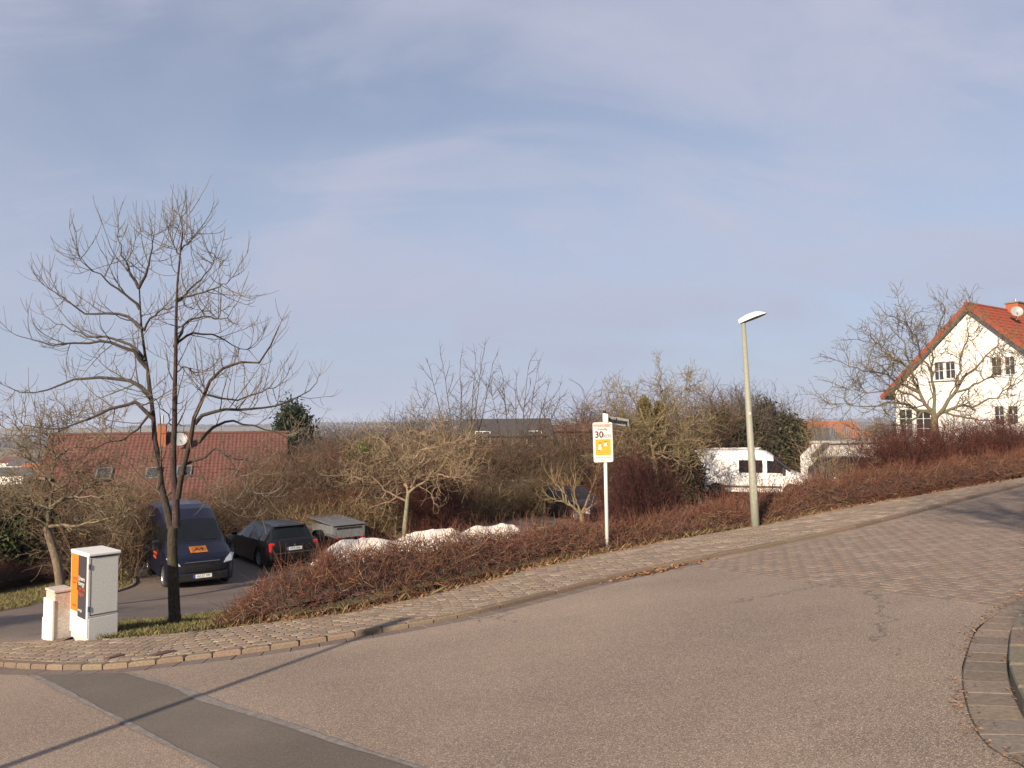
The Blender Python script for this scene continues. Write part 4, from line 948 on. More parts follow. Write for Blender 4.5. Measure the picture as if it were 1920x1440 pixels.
hedge('roadside_hedge', 'long low red-brown leafless hedge running along the back of the pavement', hb + hn * .06, hn, WH, hh_, 56000, RED, 81, ends=(.8, .1))
lh = np.array([on_ground(*p)[:2] for p in [(-60, 1128), (0, 1112), (60, 1098), (120, 1090), (200, 1078), (245, 1062), (275, 1040)]]); lh = catmull(lh, 30)
lt = norm(np.gradient(lh, axis=0)); ln_ = np.c_[-lt[:, 1], lt[:, 0]]
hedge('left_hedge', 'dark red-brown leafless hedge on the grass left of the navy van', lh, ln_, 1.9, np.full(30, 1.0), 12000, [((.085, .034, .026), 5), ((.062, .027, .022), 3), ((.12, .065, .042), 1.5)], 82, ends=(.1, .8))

# leaf litter, grass -----------------------------------------------------------
def scatter_leaves(name, X, Y, zoff, size, c_list, seed, label=None, cat=None):
    rng = np.random.default_rng(seed); n = len(X); Z = ground(X, Y) + zoff
    a = rng.uniform(0, 2 * math.pi, n); s = size * rng.uniform(.5, 1.4, n); ti = rng.normal(0, .5, (n, 2))
    ax = np.c_[np.cos(a), np.sin(a), ti[:, 0] * .6] * s[:, None]; bx = np.c_[-np.sin(a), np.cos(a), ti[:, 1] * .6] * (s * .6)[:, None]
    p = np.c_[X, Y, Z + np.abs(ti[:, 0]) * .3 * s + .01]
    V = np.stack([p - ax, p + bx, p + ax, p - bx + np.array([0, 0, .004])], 1).reshape(-1, 3)
    C = np.array(c_list)[rng.integers(0, len(c_list), n)] * rng.uniform(.6, 1.4, (n, 1))
    o = link(name, mesh_q(name, V, np.arange(4 * n).reshape(n, 4), np.repeat(C, 4, 0)), None, M['leaf']); tag(o, label, cat, kind='stuff'); return o
rng = np.random.default_rng(9)
LC = [(.30, .135, .06), (.23, .10, .05), (.34, .19, .10), (.19, .11, .065), (.27, .17, .09)]
k = rng.integers(0, len(hb), 15000); tt_ = np.abs(rng.normal(0, .15, 15000)) - .15
dens = vnoise(hb[k, 0], hb[k, 1], .8, 11) > .28; k, tt_ = k[dens], tt_[dens]
Xl = hb[k, 0] + hn[k, 0] * tt_ + rng.normal(0, .06, len(k)); Yl = hb[k, 1] + hn[k, 1] * tt_ + rng.normal(0, .06, len(k))
scatter_leaves('leaf_litter', Xl, Yl, .012, .040, LC, 91, 'dry brown leaves gathered along the foot of the roadside hedge', 'leaves')
# leaves in the low kerb corner
q = G(1268, 1068); n = 420
X_, Y_ = kerb_pt(np.interp(0, [0, 1], [0, 0]) + s_pav - .55 + rng.normal(0, .42, n), -np.abs(rng.normal(0, .10, n)) - .01)
Xr = X_; Yr = Y_
def flat_leaves(name, X, Y, zoff, size, seed, label):
    o = scatter_leaves(name, X, Y, 0, size, LC, seed, label, 'leaves'); me = o.data; co = np.empty(len(me.vertices) * 3, np.float32); me.vertices.foreach_get('co', co); co = co.reshape(-1, 3)
    g0 = np.repeat(ground(X, Y), 4); co[:, 2] += (plane(np.repeat(X, 4), np.repeat(Y, 4)) + zoff - g0); me.vertices.foreach_set('co', co.ravel()); me.update(); return o
flat_leaves('gutter_leaves', Xr, Yr, .006, .03, 92, 'heap of brown leaves in the gutter where the block paving starts')
sv_ = rng.uniform(13.5, cs[-1] - .5, 700); tv = np.where(rng.random(700) < .6, rng.normal(-.14, .035, 700), rng.normal(.14, .03, 700))
pp = np.vstack([cpt(np.array([a_]), np.array([b_])) for a_, b_ in zip(sv_, tv)])
kk = vnoise(pp[:, 0], pp[:, 1], .35, 4) > .42
flat_leaves('kerb_leaves', pp[kk, 0], pp[kk, 1], .012, .012, 93, 'crumbled brown leaves along the right-hand gutter')
def grass(name, label, X, Y, h, c_list, seed, lean=.5):
    rng = np.random.default_rng(seed); n = len(X); Z = ground(X, Y); a = rng.uniform(0, 2 * math.pi, n); hh = h * rng.uniform(.4, 1.3, n)
    w = rng.uniform(.003, .007, n); dx = np.cos(a) * w; dy = np.sin(a) * w; l = rng.normal(0, lean, (n, 2)) * hh[:, None]
    p = np.c_[X, Y, Z - .01]; e = np.c_[dx, dy, np.zeros(n)]; t = np.c_[l, hh]
    V = np.stack([p - e, p + e, p + t * .62 + e * .7 - np.c_[l * .12, np.zeros(n)], p + t], 1).reshape(-1, 3)
    C = np.array(c_list)[rng.integers(0, len(c_list), n)] * rng.uniform(.65, 1.35, (n, 1))
    o = link(name, mesh_q(name, V, np.arange(4 * n).reshape(n, 4), np.repeat(C, 4, 0)), None, M['leaf']); tag(o, label, 'grass', kind='stuff'); return o
def fill(poly, n, rng):
    P = np.asarray(poly); lo, hi = P.min(0), P.max(0); out = []
    X = rng.uniform(lo[0], hi[0], n * 4); Y = rng.uniform(lo[1], hi[1], n * 4); r = np.zeros(len(X), bool)
    for a, b in zip(P, np.roll(P, -1, 0)): r ^= ((a[1] > Y) != (b[1] > Y)) & (X < (b[0] - a[0]) * (Y - a[1]) / (b[1] - a[1] + 1e-12) + a[0])
    return X[r][:n], Y[r][:n]
GC = [(.11, .115, .035), (.085, .10, .028), (.19, .16, .065), (.24, .19, .09), (.15, .14, .05)]
gp = [on_ground(*p)[:2] for p in [(182, 1200), (240, 1195), (300, 1190), (380, 1184), (460, 1172), (440, 1150), (400, 1150), (300, 1164), (228, 1166)]]
X_, Y_ = fill(gp, 16000, rng); grass('grass_verge', 'short green and straw-coloured grass around the foot of the tall tree', X_, Y_, .075, GC, 94)
gp2 = [on_ground(*p)[:2] for p in [(-60, 1160), (0, 1146), (110, 1124), (205, 1112), (250, 1094), (232, 1074), (200, 1082), (120, 1094), (0, 1115), (-60, 1130)]]
X_, Y_ = fill(gp2, 16000, rng); grass('grass_strip', 'straw-coloured grass strip in front of the left hedge', X_, Y_, .08, [(.22, .18, .075), (.16, .145, .05), (.27, .21, .10), (.12, .12, .04)], 95)
gp3 = [on_ground(*p)[:2] for p in [(650, 1030), (760, 1030), (830, 1000), (760, 990), (680, 1000)]]
X_, Y_ = fill(gp3, 6000, rng); grass('orchard_grass', 'patch of dull grass around the orchard tree', X_, Y_, .09, GC, 96)
k = rng.integers(0, len(hb), 4200); k = k[k < len(hb) * .42]; t_ = rng.uniform(-.02, .22, len(k))
grass('hedge_grass', 'tufts of dry straw-coloured grass at the front foot of the roadside hedge', hb[k, 0] + hn[k, 0] * t_ + rng.normal(0, .05, len(k)), hb[k, 1] + hn[k, 1] * t_ + rng.normal(0, .05, len(k)), .14, [(.27, .18, .09), (.20, .13, .065), (.18, .13, .06), (.14, .12, .05)], 97, .5)

# ------------------------------------------------------------------ lettering
def text_mesh(name, body, size, align='CENTER', extrude=.0012, sx=1.0, bold=0.0):
    cu = bpy.data.curves.new(name, 'FONT'); cu.body = body; cu.size = size; cu.align_x = align; cu.align_y = 'CENTER'; cu.extrude = extrude; cu.resolution_u = 3; cu.offset = bold
    o = bpy.data.objects.new(name, cu); col.objects.link(o); dg = bpy.context.evaluated_depsgraph_get()
    me = bpy.data.meshes.new_from_object(o.evaluated_get(dg)); bpy.data.objects.remove(o); bpy.data.curves.remove(cu)
    if sx != 1.0: me.transform(Matrix.Diagonal((sx, 1, 1, 1)))
    me.name = name; return me
def on_face(name, me, parent, mt, origin, X, Z, lift=.002):
    """put flat artwork (its x,y) on a face with axes X (right) and Z (up) in parent coordinates"""
    X = Vector(X).normalized(); Z = Vector(Z).normalized(); Nn = X.cross(Z)
    m4 = Matrix(((X.x, Z.x, Nn.x, 0), (X.y, Z.y, Nn.y, 0), (X.z, Z.z, Nn.z, 0), (0, 0, 0, 1)))
    o = link(name, me, parent, mt); o.matrix_local = Matrix.Translation(Vector(origin) + Nn * lift) @ m4; return o
def shape_mesh(name, pts, ext=.0015):
    m = MB(); m.prism([(x, y, 0) for x, y in pts], (0, 0, ext)); return m.mesh(name)
def disc_pts(cx, cy, r, n=14, a0=0, a1=2 * math.pi, sy=1.0): return [(cx + r * math.cos(a0 + (a1 - a0) * k / n), cy + sy * r * math.sin(a0 + (a1 - a0) * k / n)) for k in range(n + (0 if a1 - a0 > 6.2 else 1))]

# ------------------------------------------------------------------ cabinets
cf = G(165, 1203, KH * .5); cl = np.array([-.74, .67]); cr = np.array([.67, .74])
def cabinet(front, wl, wr, h, label, tall):
    f = np.array(front[:2]); z0 = min(gz(*f), plane(*f) + KH) - .02
    c = f + cl * wl / 2 + cr * wr / 2
    e = empty('utility_cabinet', (c[0], c[1], z0), math.atan2(cr[1], cr[0]), label, 'cabinet')
    return e, z0
# local axes: +x along the right face (away right), +y along the left face (away left); the front corner is (-wr/2, -wl/2)
WL, WR, HC = .69, .385, 1.19
e, z0 = cabinet(cf, WL, WR, HC, 'tall pale grey utility cabinet with orange and anthracite door print', True)
m = MB(); m.box((0, 0, .12), (WR / 2, WL / 2, .20)); m.build('plinth', M['grey_box'], e, bevel=.006)
m = MB(); m.box((0, 0, .325 + (HC - .36) / 2 + .0), (WR / 2 - .004, WL / 2 - .004, (HC - .36) / 2)); m.build('body', M['grey_box'], e, bevel=.008)
m = MB(); m.box((-WR / 2 - .008, 0, .02 + HC / 2), (.012, WL / 2 - .004, HC / 2 - .03)); door = m.build('door', M['cab_white'], e, bevel=.005)
m = MB(); m.box((0, 0, HC + .0), (WR / 2 + .022, WL / 2 + .022, .022)); m.build('cap', M['cab_white'], e, bevel=.012)
fx_ = -WR / 2 - .020
m = MB(); m.box((0, -WL / 2 + .003, HC - .04), (WR / 2 - .012, .0025, .004)); m.box((-WR / 2 + .014, -WL / 2 + .003, .34 + (HC - .38) / 2), (.003, .0025, (HC - .40) / 2)); m.box((0, -WL / 2 - .001, .36), (WR / 2 - .012, .0025, .0035)); m.build('panel_gap', M['black_plastic'], e)
m = MB()
for z_ in (.45, HC - .16): m.tube([(-WR / 2 - .012, -WL / 2 - .004, z_ - .035), (-WR / 2 - .012, -WL / 2 - .004, z_ + .035)], .009, 8)
m.build('hinge', M['galv'], e)
def door_art(name, mt, y0, y1, z0_, z1_, lift=.002):
    me = shape_mesh(name, [(-y1, z0_), (-y0, z0_), (-y0, z1_), (-y1, z1_)]); return on_face(name, me, door, mt, (fx_, 0, 0), (0, -1, 0), (0, 0, 1), lift)
door_art('orange_panel', M['orange_print'], .03, WL / 2 - .03, .36, HC - .03); door_art('dark_panel', M['dark_print'], -WL / 2 + .05, .028, .30, HC - .03)
def door_text(s, y, z, size, mt): on_face('lettering', text_mesh('lettering', s, size, 'LEFT'), door, mt, (fx_, y, z), (0, -1, 0), (0, 0, 1), .0045)
for s_, z_, mt_ in (('Unsere', .84, 'white_paint'), ('Energy', .77, 'white_paint'), ('fuer die', .70, 'red_print'), ('Region', .63, 'red_print'), ('energie', .40, 'white_paint')): door_text(s_, .012, z_, .085 if z_ > .5 else .055, M[mt_])
for s_, z_, sz in (('mobil', .82, .085), ('laden', .76, .06), ('energie', .44, .05)): door_text(s_, .24, z_, sz, M['red_print'])
m = MB(); m.box((fx_ - .004, .02, .73), (.008, .012, .06)); m.build('handle', M['black_plastic'], door)
c2 = G(100, 1205, KH * .4); WL2, WR2, H2 = .38, .235, .735
f2 = np.array(c2[:2]); z2 = min(gz(*f2), plane(*f2) + KH) - .03; cc2 = f2 + cl * WL2 / 2 + cr * WR2 / 2
e2 = empty('utility_cabinet', (cc2[0], cc2[1], z2), math.atan2(cr[1], cr[0]), 'small weathered pinkish concrete cabinet left of the tall one', 'cabinet')
M['old_cab'] = mat('weathered_cabinet', (.52, .42, .35), .9, .28, 45, .5, c2=(.68, .62, .55))
m = MB(); m.box((0, 0, H2 / 2 - .02), (WR2 / 2, WL2 / 2, H2 / 2 - .02)); m.build('body', M['old_cab'], e2, bevel=.012)
m = MB(); m.box((-WR2 / 2 - .012, 0, .30), (.014, WL2 / 2 + .012, .30)); m.build('door', M['cab_white'], e2, bevel=.004)
m = MB(); m.box((-WR2 / 2 - .016, .03, .16), (.022, WL2 / 2 - .02, .16)); m.build('door_base', M['cab_white'], e2, bevel=.006)
m = MB(); m.box((0, 0, H2 - .015), (WR2 / 2 + .012, WL2 / 2 + .012, .018)); m.build('cap', M['old_cab'], e2, bevel=.008)
for px, py, w_, lab in ((215, 1232, .10, 'small rusty iron cover in the pavement, left of the pair'), (303, 1226, .13, 'larger rusty iron cover in the pavement, right of the pair')):
    p = G(px, py, KH); root = empty('utility_cover', (p[0], p[1], p[2]), .5, lab, 'cover')
    m = MB(); m.box((0, 0, .004), (w_, w_ * .62, .008)); m.build('frame', M['iron'], root); m = MB(); m.box((0, 0, .008), (w_ * .85, w_ * .5, .008)); m.build('lid', M['iron'], root)
    root.rotation_euler = Vector((-PA, -PB, 1)).to_track_quat('Z', 'Y').to_euler()

# ------------------------------------------------------------------ speed sign with street name plate
sp = G(1139, 1032, KH); scl = sp[1] / FPX
root = empty('speed_sign', (sp[0], sp[1], sp[2]), 0, 'white post with residential speed sign and street name plate before the hedge', 'sign')
hp = (1032 - 778) * scl
lean = -.004 * hp
m = MB(); m.tube([(0, 0, -.3), (lean, 0, hp)], (.036, .034), 12); m.build('post', M['white_paint'], root, True)
m = MB(); m.tube([(lean, 0, hp), (lean, 0, hp + .05)], (.037, .03), 12); m.build('post_cap', M['black_plastic'], root, True)
# rounded panel
pw, ph = 36.5 * scl / .985, 74 * scl; pz = (1032 - 832) * scl; Xp = Vector((.985, .12, .012)).normalized(); Zp = (Vector((0, 0, 1)) - Xp * Xp.z).normalized(); Np = Xp.cross(Zp); 
def rounded(w, h, r, n=5):
    out = []
    for cx, cy, a in ((w / 2 - r, h / 2 - r, 0), (-w / 2 + r, h / 2 - r, 90), (-w / 2 + r, -h / 2 + r, 180), (w / 2 - r, -h / 2 + r, 270)):
        out += [(cx + r * math.cos(R(a + 90 * k / n)), cy + r * math.sin(R(a + 90 * k / n))) for k in range(n + 1)]
    return out
po = Vector((lean * .8 - 4.5 * scl, -.045, pz))
panel = on_face('panel', shape_mesh('panel', rounded(pw, ph, .035), .008), root, M['white_paint'], po, Xp, Zp, 0)
def art(name, me, mt, x, y, lift=.0095): o = link(name, me, panel, mt); o.location = (x, y, lift); return o
art('heading', text_mesh('heading', 'WOHNGEBIET', .070, sx=.80, bold=.002), M['pink_print'], 0, ph * .415)
art('subheading', text_mesh('subheading', 'freiwillig', .064, sx=.9, bold=.0015), M['grey_print'], 0, ph * .325)
art('number', text_mesh('number', '30', .175, sx=.95, extrude=.002, bold=.004), M['brown_print'], -pw * .19, ph * .185); art('unit', text_mesh('unit', 'km', .13, sx=.95, bold=.0015), M['grey_print'], pw * .22, ph * .165)
pic = art('picture', shape_mesh('picture', [(-pw * .39, -ph * .325), (pw * .39, -ph * .325), (pw * .39, ph * .075), (-pw * .39, ph * .075)]), M['yellow_print'], 0, 0, .0085)
def figure(cx, cy, k, full):
    """simple printed child with a cap"""
    def put(nm, pts, mt, lift): o = link(nm, shape_mesh(nm, [(cx + x * k, cy + y * k) for x, y in pts], .001), pic, mt); o.location = (0, 0, lift)
    put('figure_coat', [(-.5, -.9 if full else -.3), (.5, -.9 if full else -.3), (.32, .35), (-.32, .35)], M['skin_print'], .002); put('figure_head', disc_pts(0, .55, .3), M['skin_print'], .003)
    put('figure_cap', disc_pts(0, .62, .36, 10, 0, math.pi), M['red_print'], .004); put('figure_arm', [(.25, .3), (.38, .3), (.62, -.25), (.5, -.25)], M['brown_print'], .004)
    if full: put('figure_shoe', [(-.55, -1.05), (-.1, -1.05), (-.1, -.9), (-.55, -.9)], M['brown_print'], .004)
figure(-pw * .16, -ph * .10, pw * .2, True); figure(pw * .13, -ph * .07, pw * .2, False)
art('footer', text_mesh('footer', 'unseren Kindern', .042, sx=1.0), M['pink_print'], 0, -ph * .385); art('footer', text_mesh('footer', 'zuliebe', .042, sx=1.0), M['grey_print'], 0, -ph * .445)
# bracket and street name plate
m = MB(); m.box((lean + .02, -.02, hp - .10), (.045, .045, .085)); m.build('bracket', M['white_paint'], root, bevel=.006)
nd = Vector((.62, .775, -.07)); plen = .88
o = Vector((lean, -.01, hp - .12)) + nd * (plen / 2 + .05)
M['nameplate'] = mat('name_plate', (.80, .76, .64), .5, .1, 6)
m = MB(); m.box((0, 0, 0), (plen / 2, .075, .006)); me = m.mesh('name_plate')
npl = on_face('name_plate', me, root, M['nameplate'], o, nd, Vector((0, 0, 1)) - nd * nd.z, 0)
t_ = link('plate_lettering', text_mesh('plate_lettering', 'Mandelbaumweg', .14, sx=.80, bold=.004), npl, M['black_plastic']); t_.location = (0, 0, .008)

# ------------------------------------------------------------------ street lamps
def street_lamp(base, H, lean, hd, label, L_=.72):
    root = empty('street_lamp', base, 0, label, 'street lamp', 'street lamps')
    L_ = .52
    top = (lean[0], lean[1], H)
    m = MB(); m.tube([(0, 0, -.3), (lean[0] * .2, lean[1] * .2, H * .2), (lean[0] * .22, lean[1] * .22, H * .22), top], (.088, .083, .078, .046), 16); m.build('pole', M['lamp_post'], root, True)
    hd = np.array([hd[0], hd[1], .30]); hd /= np.linalg.norm(hd); sx_ = np.array([-hd[1], hd[0], 0]); sx_ /= np.linalg.norm(sx_); up = np.cross(hd, sx_)
    secs = [(-.07, .065, .095, .0), (.0, .085, .115, .0), (.16, .11, .13, .0), (.32, .115, .12, .0), (.44, .095, .07, .0), (L_, .04, .02, .0)]
    t0 = np.array(top); rings = []; under = []
    for s_, w, h, o_ in secs:
        c = t0 + hd * s_; rings.append([c + sx_ * w, c + sx_ * w * .9 + up * h * .6, c + sx_ * w * .45 + up * h, c - sx_ * w * .45 + up * h, c - sx_ * w * .9 + up * h * .6, c - sx_ * w])
        under.append((c + sx_ * w * .97 + up * .006, c - sx_ * w * .97 + up * .006))
    m = MB(); V = [p for r_ in rings for p in r_]; n = 6
    F = [(i * n + j, i * n + j + 1, (i + 1) * n + j + 1, (i + 1) * n + j) for i in range(len(rings) - 1) for j in range(n - 1)] + [tuple(range(n)), tuple(range((len(rings) - 1) * n + n - 1, (len(rings) - 1) * n - 1, -1))]
    m.add(V, F); m.build('lamp_head', M['lamp_head'], root, True)
    m = MB(); V = [p for u_ in under for p in u_]; m.add(V, [(2 * i, 2 * i + 2, 2 * i + 3, 2 * i + 1) for i in range(len(under) - 1)]); m.build('diffuser', M['lamp_under'], root)
    m = MB(); m.box((lean[0] * .15, -.079 + lean[1] * .15, .72), (.035, .008, .16), ); m.build('access_door', M['lamp_post'], root)
    m = MB(); m.box((lean[0] * .55 + .0, -.068, H * .55), (.018, .004, .022)); m.build('tag', M['white_paint'], root)
    return root
lp = G(1417, 987, KH); scl_l = lp[1] / FPX
street_lamp((lp[0], lp[1], lp[2]), (987 - 606) * scl_l, (-.13, 0), (.80, -.60), 'tall grey street lamp with a white head beside the hedge on the right')
street_lamp((-6.95, -.48, plane(-6.95, -.48)), 4.5, (0, 0), (.66, .75), 'street lamp across the road whose thin shadow crosses the asphalt')

# ------------------------------------------------------------------ vehicles
def vehicle(keys, L, wheels, wr, paint, parts, base, heading, name, label, cat='car', scale=1.0, step=.07):
    """loft along the length; parts(d, strip) names the part of each face"""
    keys = np.array(keys, float)
    ds = np.unique(np.round(np.r_[keys[:, 0], np.arange(0, L, step)], 4))
    arr = np.array([[np.interp(d, keys[:, 0], keys[:, k]) for k in range(1, keys.shape[1])] for d in ds])
    rings = []
    for d, (zl, hw, zb, hwb, zw, zt, hwt) in zip(ds, arr):
        for wx in wheels:
            q = (wr + .065) ** 2 - (d - wx) ** 2
            if q > 0: zl = max(zl, wr + math.sqrt(q))
        zl = min(zl, zb - .12); dr = min(.09, .4 * (zt - zb)); z5 = zt - dr; zw_ = min(zw, z5 - .001); f = (zw_ - zb) / max(1e-3, z5 - zb); hw4 = hwb + (hwt - hwb) * f
        half = [(hw * .96, zl), (hw, zl + .04), (hw, zl + (zb - zl) * .5), (hwb, zb), (hw4, zw_), (hwt, z5), (hwt * .88, zt - dr * .25), (hwt * .45, zt)]
        ring = [(L / 2 - d, -y, z) for y, z in half] + [(L / 2 - d, y, z) for y, z in half[::-1]]
        rings.append(ring)
    n = len(rings[0]); nh = n // 2
    root = empty(name, base, heading, label, cat); root.scale = (scale,) * 3
    groups = {}
    for i in range(len(ds) - 1):
        dm = (ds[i] + ds[i + 1]) / 2
        for j in range(n - 1):
            s_ = min(j, n - 2 - j); pt = parts(dm, s_)
            key = (pt, 'L' if j >= nh else 'R') if pt in ('side_window', 'rear_side_window', 'quarter_window', 'headlight') else (pt, '')
            groups.setdefault(key, []).append([(i, j), (i, j + 1), (i + 1, j + 1), (i + 1, j)])
    for (pt, sd_), faces in groups.items():
        idx = {}; V = []; F = []
        for f in faces:
            g_ = []
            for a in f:
                if a not in idx: idx[a] = len(V); V.append(rings[a[0]][a[1]])
                g_.append(idx[a])
            F.append(tuple(g_[::-1]))
        if pt == 'body':
            F.append(tuple(idx.get((0, j), 0) for j in range(n)) if all((0, j) in idx for j in range(n)) else F[0])
            if all((len(ds) - 1, j) in idx for j in range(n)): F.append(tuple(idx[(len(ds) - 1, j)] for j in range(n - 1, -1, -1)))
        mb = MB(); mb.add(V, F); me = mb.mesh(pt, True); me.set_sharp_from_angle(angle=R(32))
        mt = {'body': paint, 'headlight': M['lamp_glass'], 'trim': M['black_plastic']}.get(pt, M['glass'])
        link(pt, me, root, mt)
    # floor
    mb = MB(); mb.box((0, 0, wr * .95), (L / 2 - .25, keys[:, 2].max() * .80, .05)); mb.build('underbody', M['black_plastic'], root)
    W = keys[:, 2].max()
    for wx in wheels:
        for sy in (-1, 1):
            tw = .20; y0 = sy * (W - .03 - tw / 2)
            prof = [(-.5, .62), (-.5, .88), (-.38, 1.0), (.38, 1.0), (.5, .88), (.5, .62)]
            nseg = 22; V = []; F = []
            for k in range(nseg):
                a = 2 * math.pi * k / nseg
                for u, r_ in prof: V.append((L / 2 - wx + wr * r_ * math.cos(a), y0 + u * tw, wr + wr * r_ * math.sin(a)))
            q = len(prof)
            for k in range(nseg):
                for j in range(q - 1): F.append((k * q + j, k * q + j + 1, ((k + 1) % nseg) * q + j + 1, ((k + 1) % nseg) * q + j))
            mb = MB(); mb.add(V, F); wh = mb.build('wheel', M['rubber'], root, True)
            mb = MB(); mb.tube([(L / 2 - wx, y0 - sy * tw * .3, wr), (L / 2 - wx, y0 + sy * tw * .32, wr)], wr * .64, 18); mb.build('wheel_disc', M['black_plastic'], wh)
            mb = MB()
            for k in range(5):
                a = 2 * math.pi * k / 5 + .3; mb.bar((L / 2 - wx, y0 + sy * tw * .42, wr), (L / 2 - wx + wr * .6 * math.cos(a), y0 + sy * tw * .40, wr + wr * .6 * math.sin(a)), .06, .03, (0, 1, 0))
            mb.tube([(L / 2 - wx, y0 + sy * tw * .33, wr), (L / 2 - wx, y0 + sy * tw * .46, wr)], wr * .17, 10)
            rr_ = [(L / 2 - wx + wr * .6 * math.cos(2 * math.pi * k / 20), y0 + sy * tw * .42, wr + wr * .6 * math.sin(2 * math.pi * k / 20)) for k in range(21)]
            mb.tube(rr_, .02, 5, False); mb.build('rim', M['alloy'], wh)
    return root
def plate(root, txt, origin, X, Z=(0, 0, 1), w=.52, h=.11):
    p_ = on_face('number_plate', shape_mesh('number_plate', [(-w / 2, -h / 2), (w / 2, -h / 2), (w / 2, h / 2), (-w / 2, h / 2)], .006), root, M['plate'], origin, X, Z)
    b_ = link('euro_band', shape_mesh('euro_band', [(-w / 2, -h / 2), (-w / 2 + .045, -h / 2), (-w / 2 + .045, h / 2), (-w / 2, h / 2)], .002), p_, M['plate_blue']); b_.location = (0, 0, .007)
    t2 = link('plate_number', text_mesh('plate_number', txt, .095, sx=.86), p_, M['black_plastic']); t2.location = (.02, 0, .007); return p_
def wheel_place(px, py, heading, lx, ly, scale=1.0):
    """root position so that the wheel at local (lx,ly) stands where the picture shows it"""
    g_ = on_ground(px, py); c, s_ = math.cos(heading), math.sin(heading)
    x = g_[0] - scale * (lx * c - ly * s_); y = g_[1] - scale * (lx * s_ + ly * c); return (x, y, gz(x, y) + .02)
# navy van
vk = [(0.00, .34, .62, .56, .60, .58, .64, .56), (0.05, .28, .80, .74, .78, .78, .84, .72), (0.16, .24, .90, .86, .88, .90, .96, .80), (.32, .24, .96, .96, .94, 1.0, 1.05, .86), (.98, .26, .98, 1.16, .96, 1.22, 1.31, .88),
      (1.06, .26, .985, 1.17, .965, 1.25, 1.36, .88), (1.95, .28, .985, 1.18, .97, 1.80, 1.97, .80), (2.55, .28, .985, 1.18, .97, 1.82, 2.25, .80), (3.05, .28, .985, 1.18, .97, 1.82, 2.36, .80), (4.85, .30, .985, 1.18, .97, 1.82, 2.36, .80), (4.97, .32, .97, 1.18, .95, 1.82, 2.31, .77)]
def vp(d, s_):
    if 1.06 < d < 1.95 and s_ >= 4: return 'windscreen'
    if s_ == 3 and 1.35 < d < 2.15: return 'side_window'
    if s_ == 3 and 2.32 < d < 3.35: return 'rear_side_window'
    if s_ == 3 and 3.5 < d < 4.75: return 'quarter_window'
    if s_ == 0 and not (.5 < d < 1.4 or 3.4 < d < 4.4): return 'trim'
    return 'body'
hv = math.atan2(-.83, .56); base = wheel_place(311, 1101, hv, 4.97 / 2 - .98, -.86, .92)
van = vehicle(vk, 4.97, (.98, 3.91), .345, M['navy'], vp, base, hv, 'navy_van', 'navy blue van with an orange sticker on its bonnet facing the road', 'van', .92)
FX = 4.97 / 2
m = MB(); m.box((FX - .02, 0, .42), (.05, .74, .12)); m.build('bumper', M['black_plastic'], van, bevel=.03)
gr_ = MB()
for k in range(4): gr_.box((FX + .01 - .012 * k, 0, .60 + .055 * k), (.03, .56 - .01 * k, .012))
gr_.box((FX - .02, 0, .68), (.025, .58, .12)); gr_.build('grille', M['black_plastic'], van)
m = MB(); m.box((FX - .055, 0, .855), (.03, .50, .014)); m.build('chrome_strip', M['chrome'], van, bevel=.004)
plate(van, 'AZ ST 199', (FX + .032, 0, .44), (0, 1, 0))
zs = 1.045; sl = math.atan2(.10, .6)
st = on_face('bonnet_sticker', shape_mesh('bonnet_sticker', [(-.25, -.20), (.25, -.20), (.25, .20), (-.25, .20)], .002), van, M['orange_print'], (FX - .58, -.02, 1.152), (0, 1, 0), (-.93, 0, .366), .012)
t_ = link('sticker_lettering', text_mesh('sticker_lettering', 'A4', .24, bold=.008), st, M['brown_print']); t_.location = (0.02, 0, .003)
m = MB()
for k in range(3): m.box((.30 - .05 * k, -.990, 1.10 - .14 * k), (.40 - .08 * k, .006, .045))
m.build('side_lettering', M['red_print'], van)
for sy in (-1, 1):
    m = MB(); P_ = [(FX - .02, sy * .60, .76), (FX - .09, sy * .86, .80), (FX - .34, sy * .975, 1.00), (FX - .26, sy * .86, 1.03), (FX - .10, sy * .70, .90)]
    m.prism(P_ if sy > 0 else P_[::-1], (.035, sy * .012, .012)); m.build('headlamp', M['lamp_glass'], van, bevel=.01)
    m = MB(); m.box((FX - 1.42, sy * 1.10, 1.28), (.06, .10, .15)); m.build('wing_mirror', M['black_plastic'], van, bevel=.03)
m = MB(); m.box((FX - 1.12, .15, 1.40), (.02, .45, .012)); m.build('wiper', M['black_plastic'], van)
for sy in (-1, 1):
    m = MB()
    for d_ in (1.28, 2.25, 3.42): m.box((FX - d_, sy * .982, .86), (.006, .006, .30))
    m.build('door_seam', M['black_plastic'], van)
    m = MB(); m.box((FX - 2.12, sy * .992, 1.02), (.07, .010, .016)); m.build('door_handle', M['black_plastic'], van)
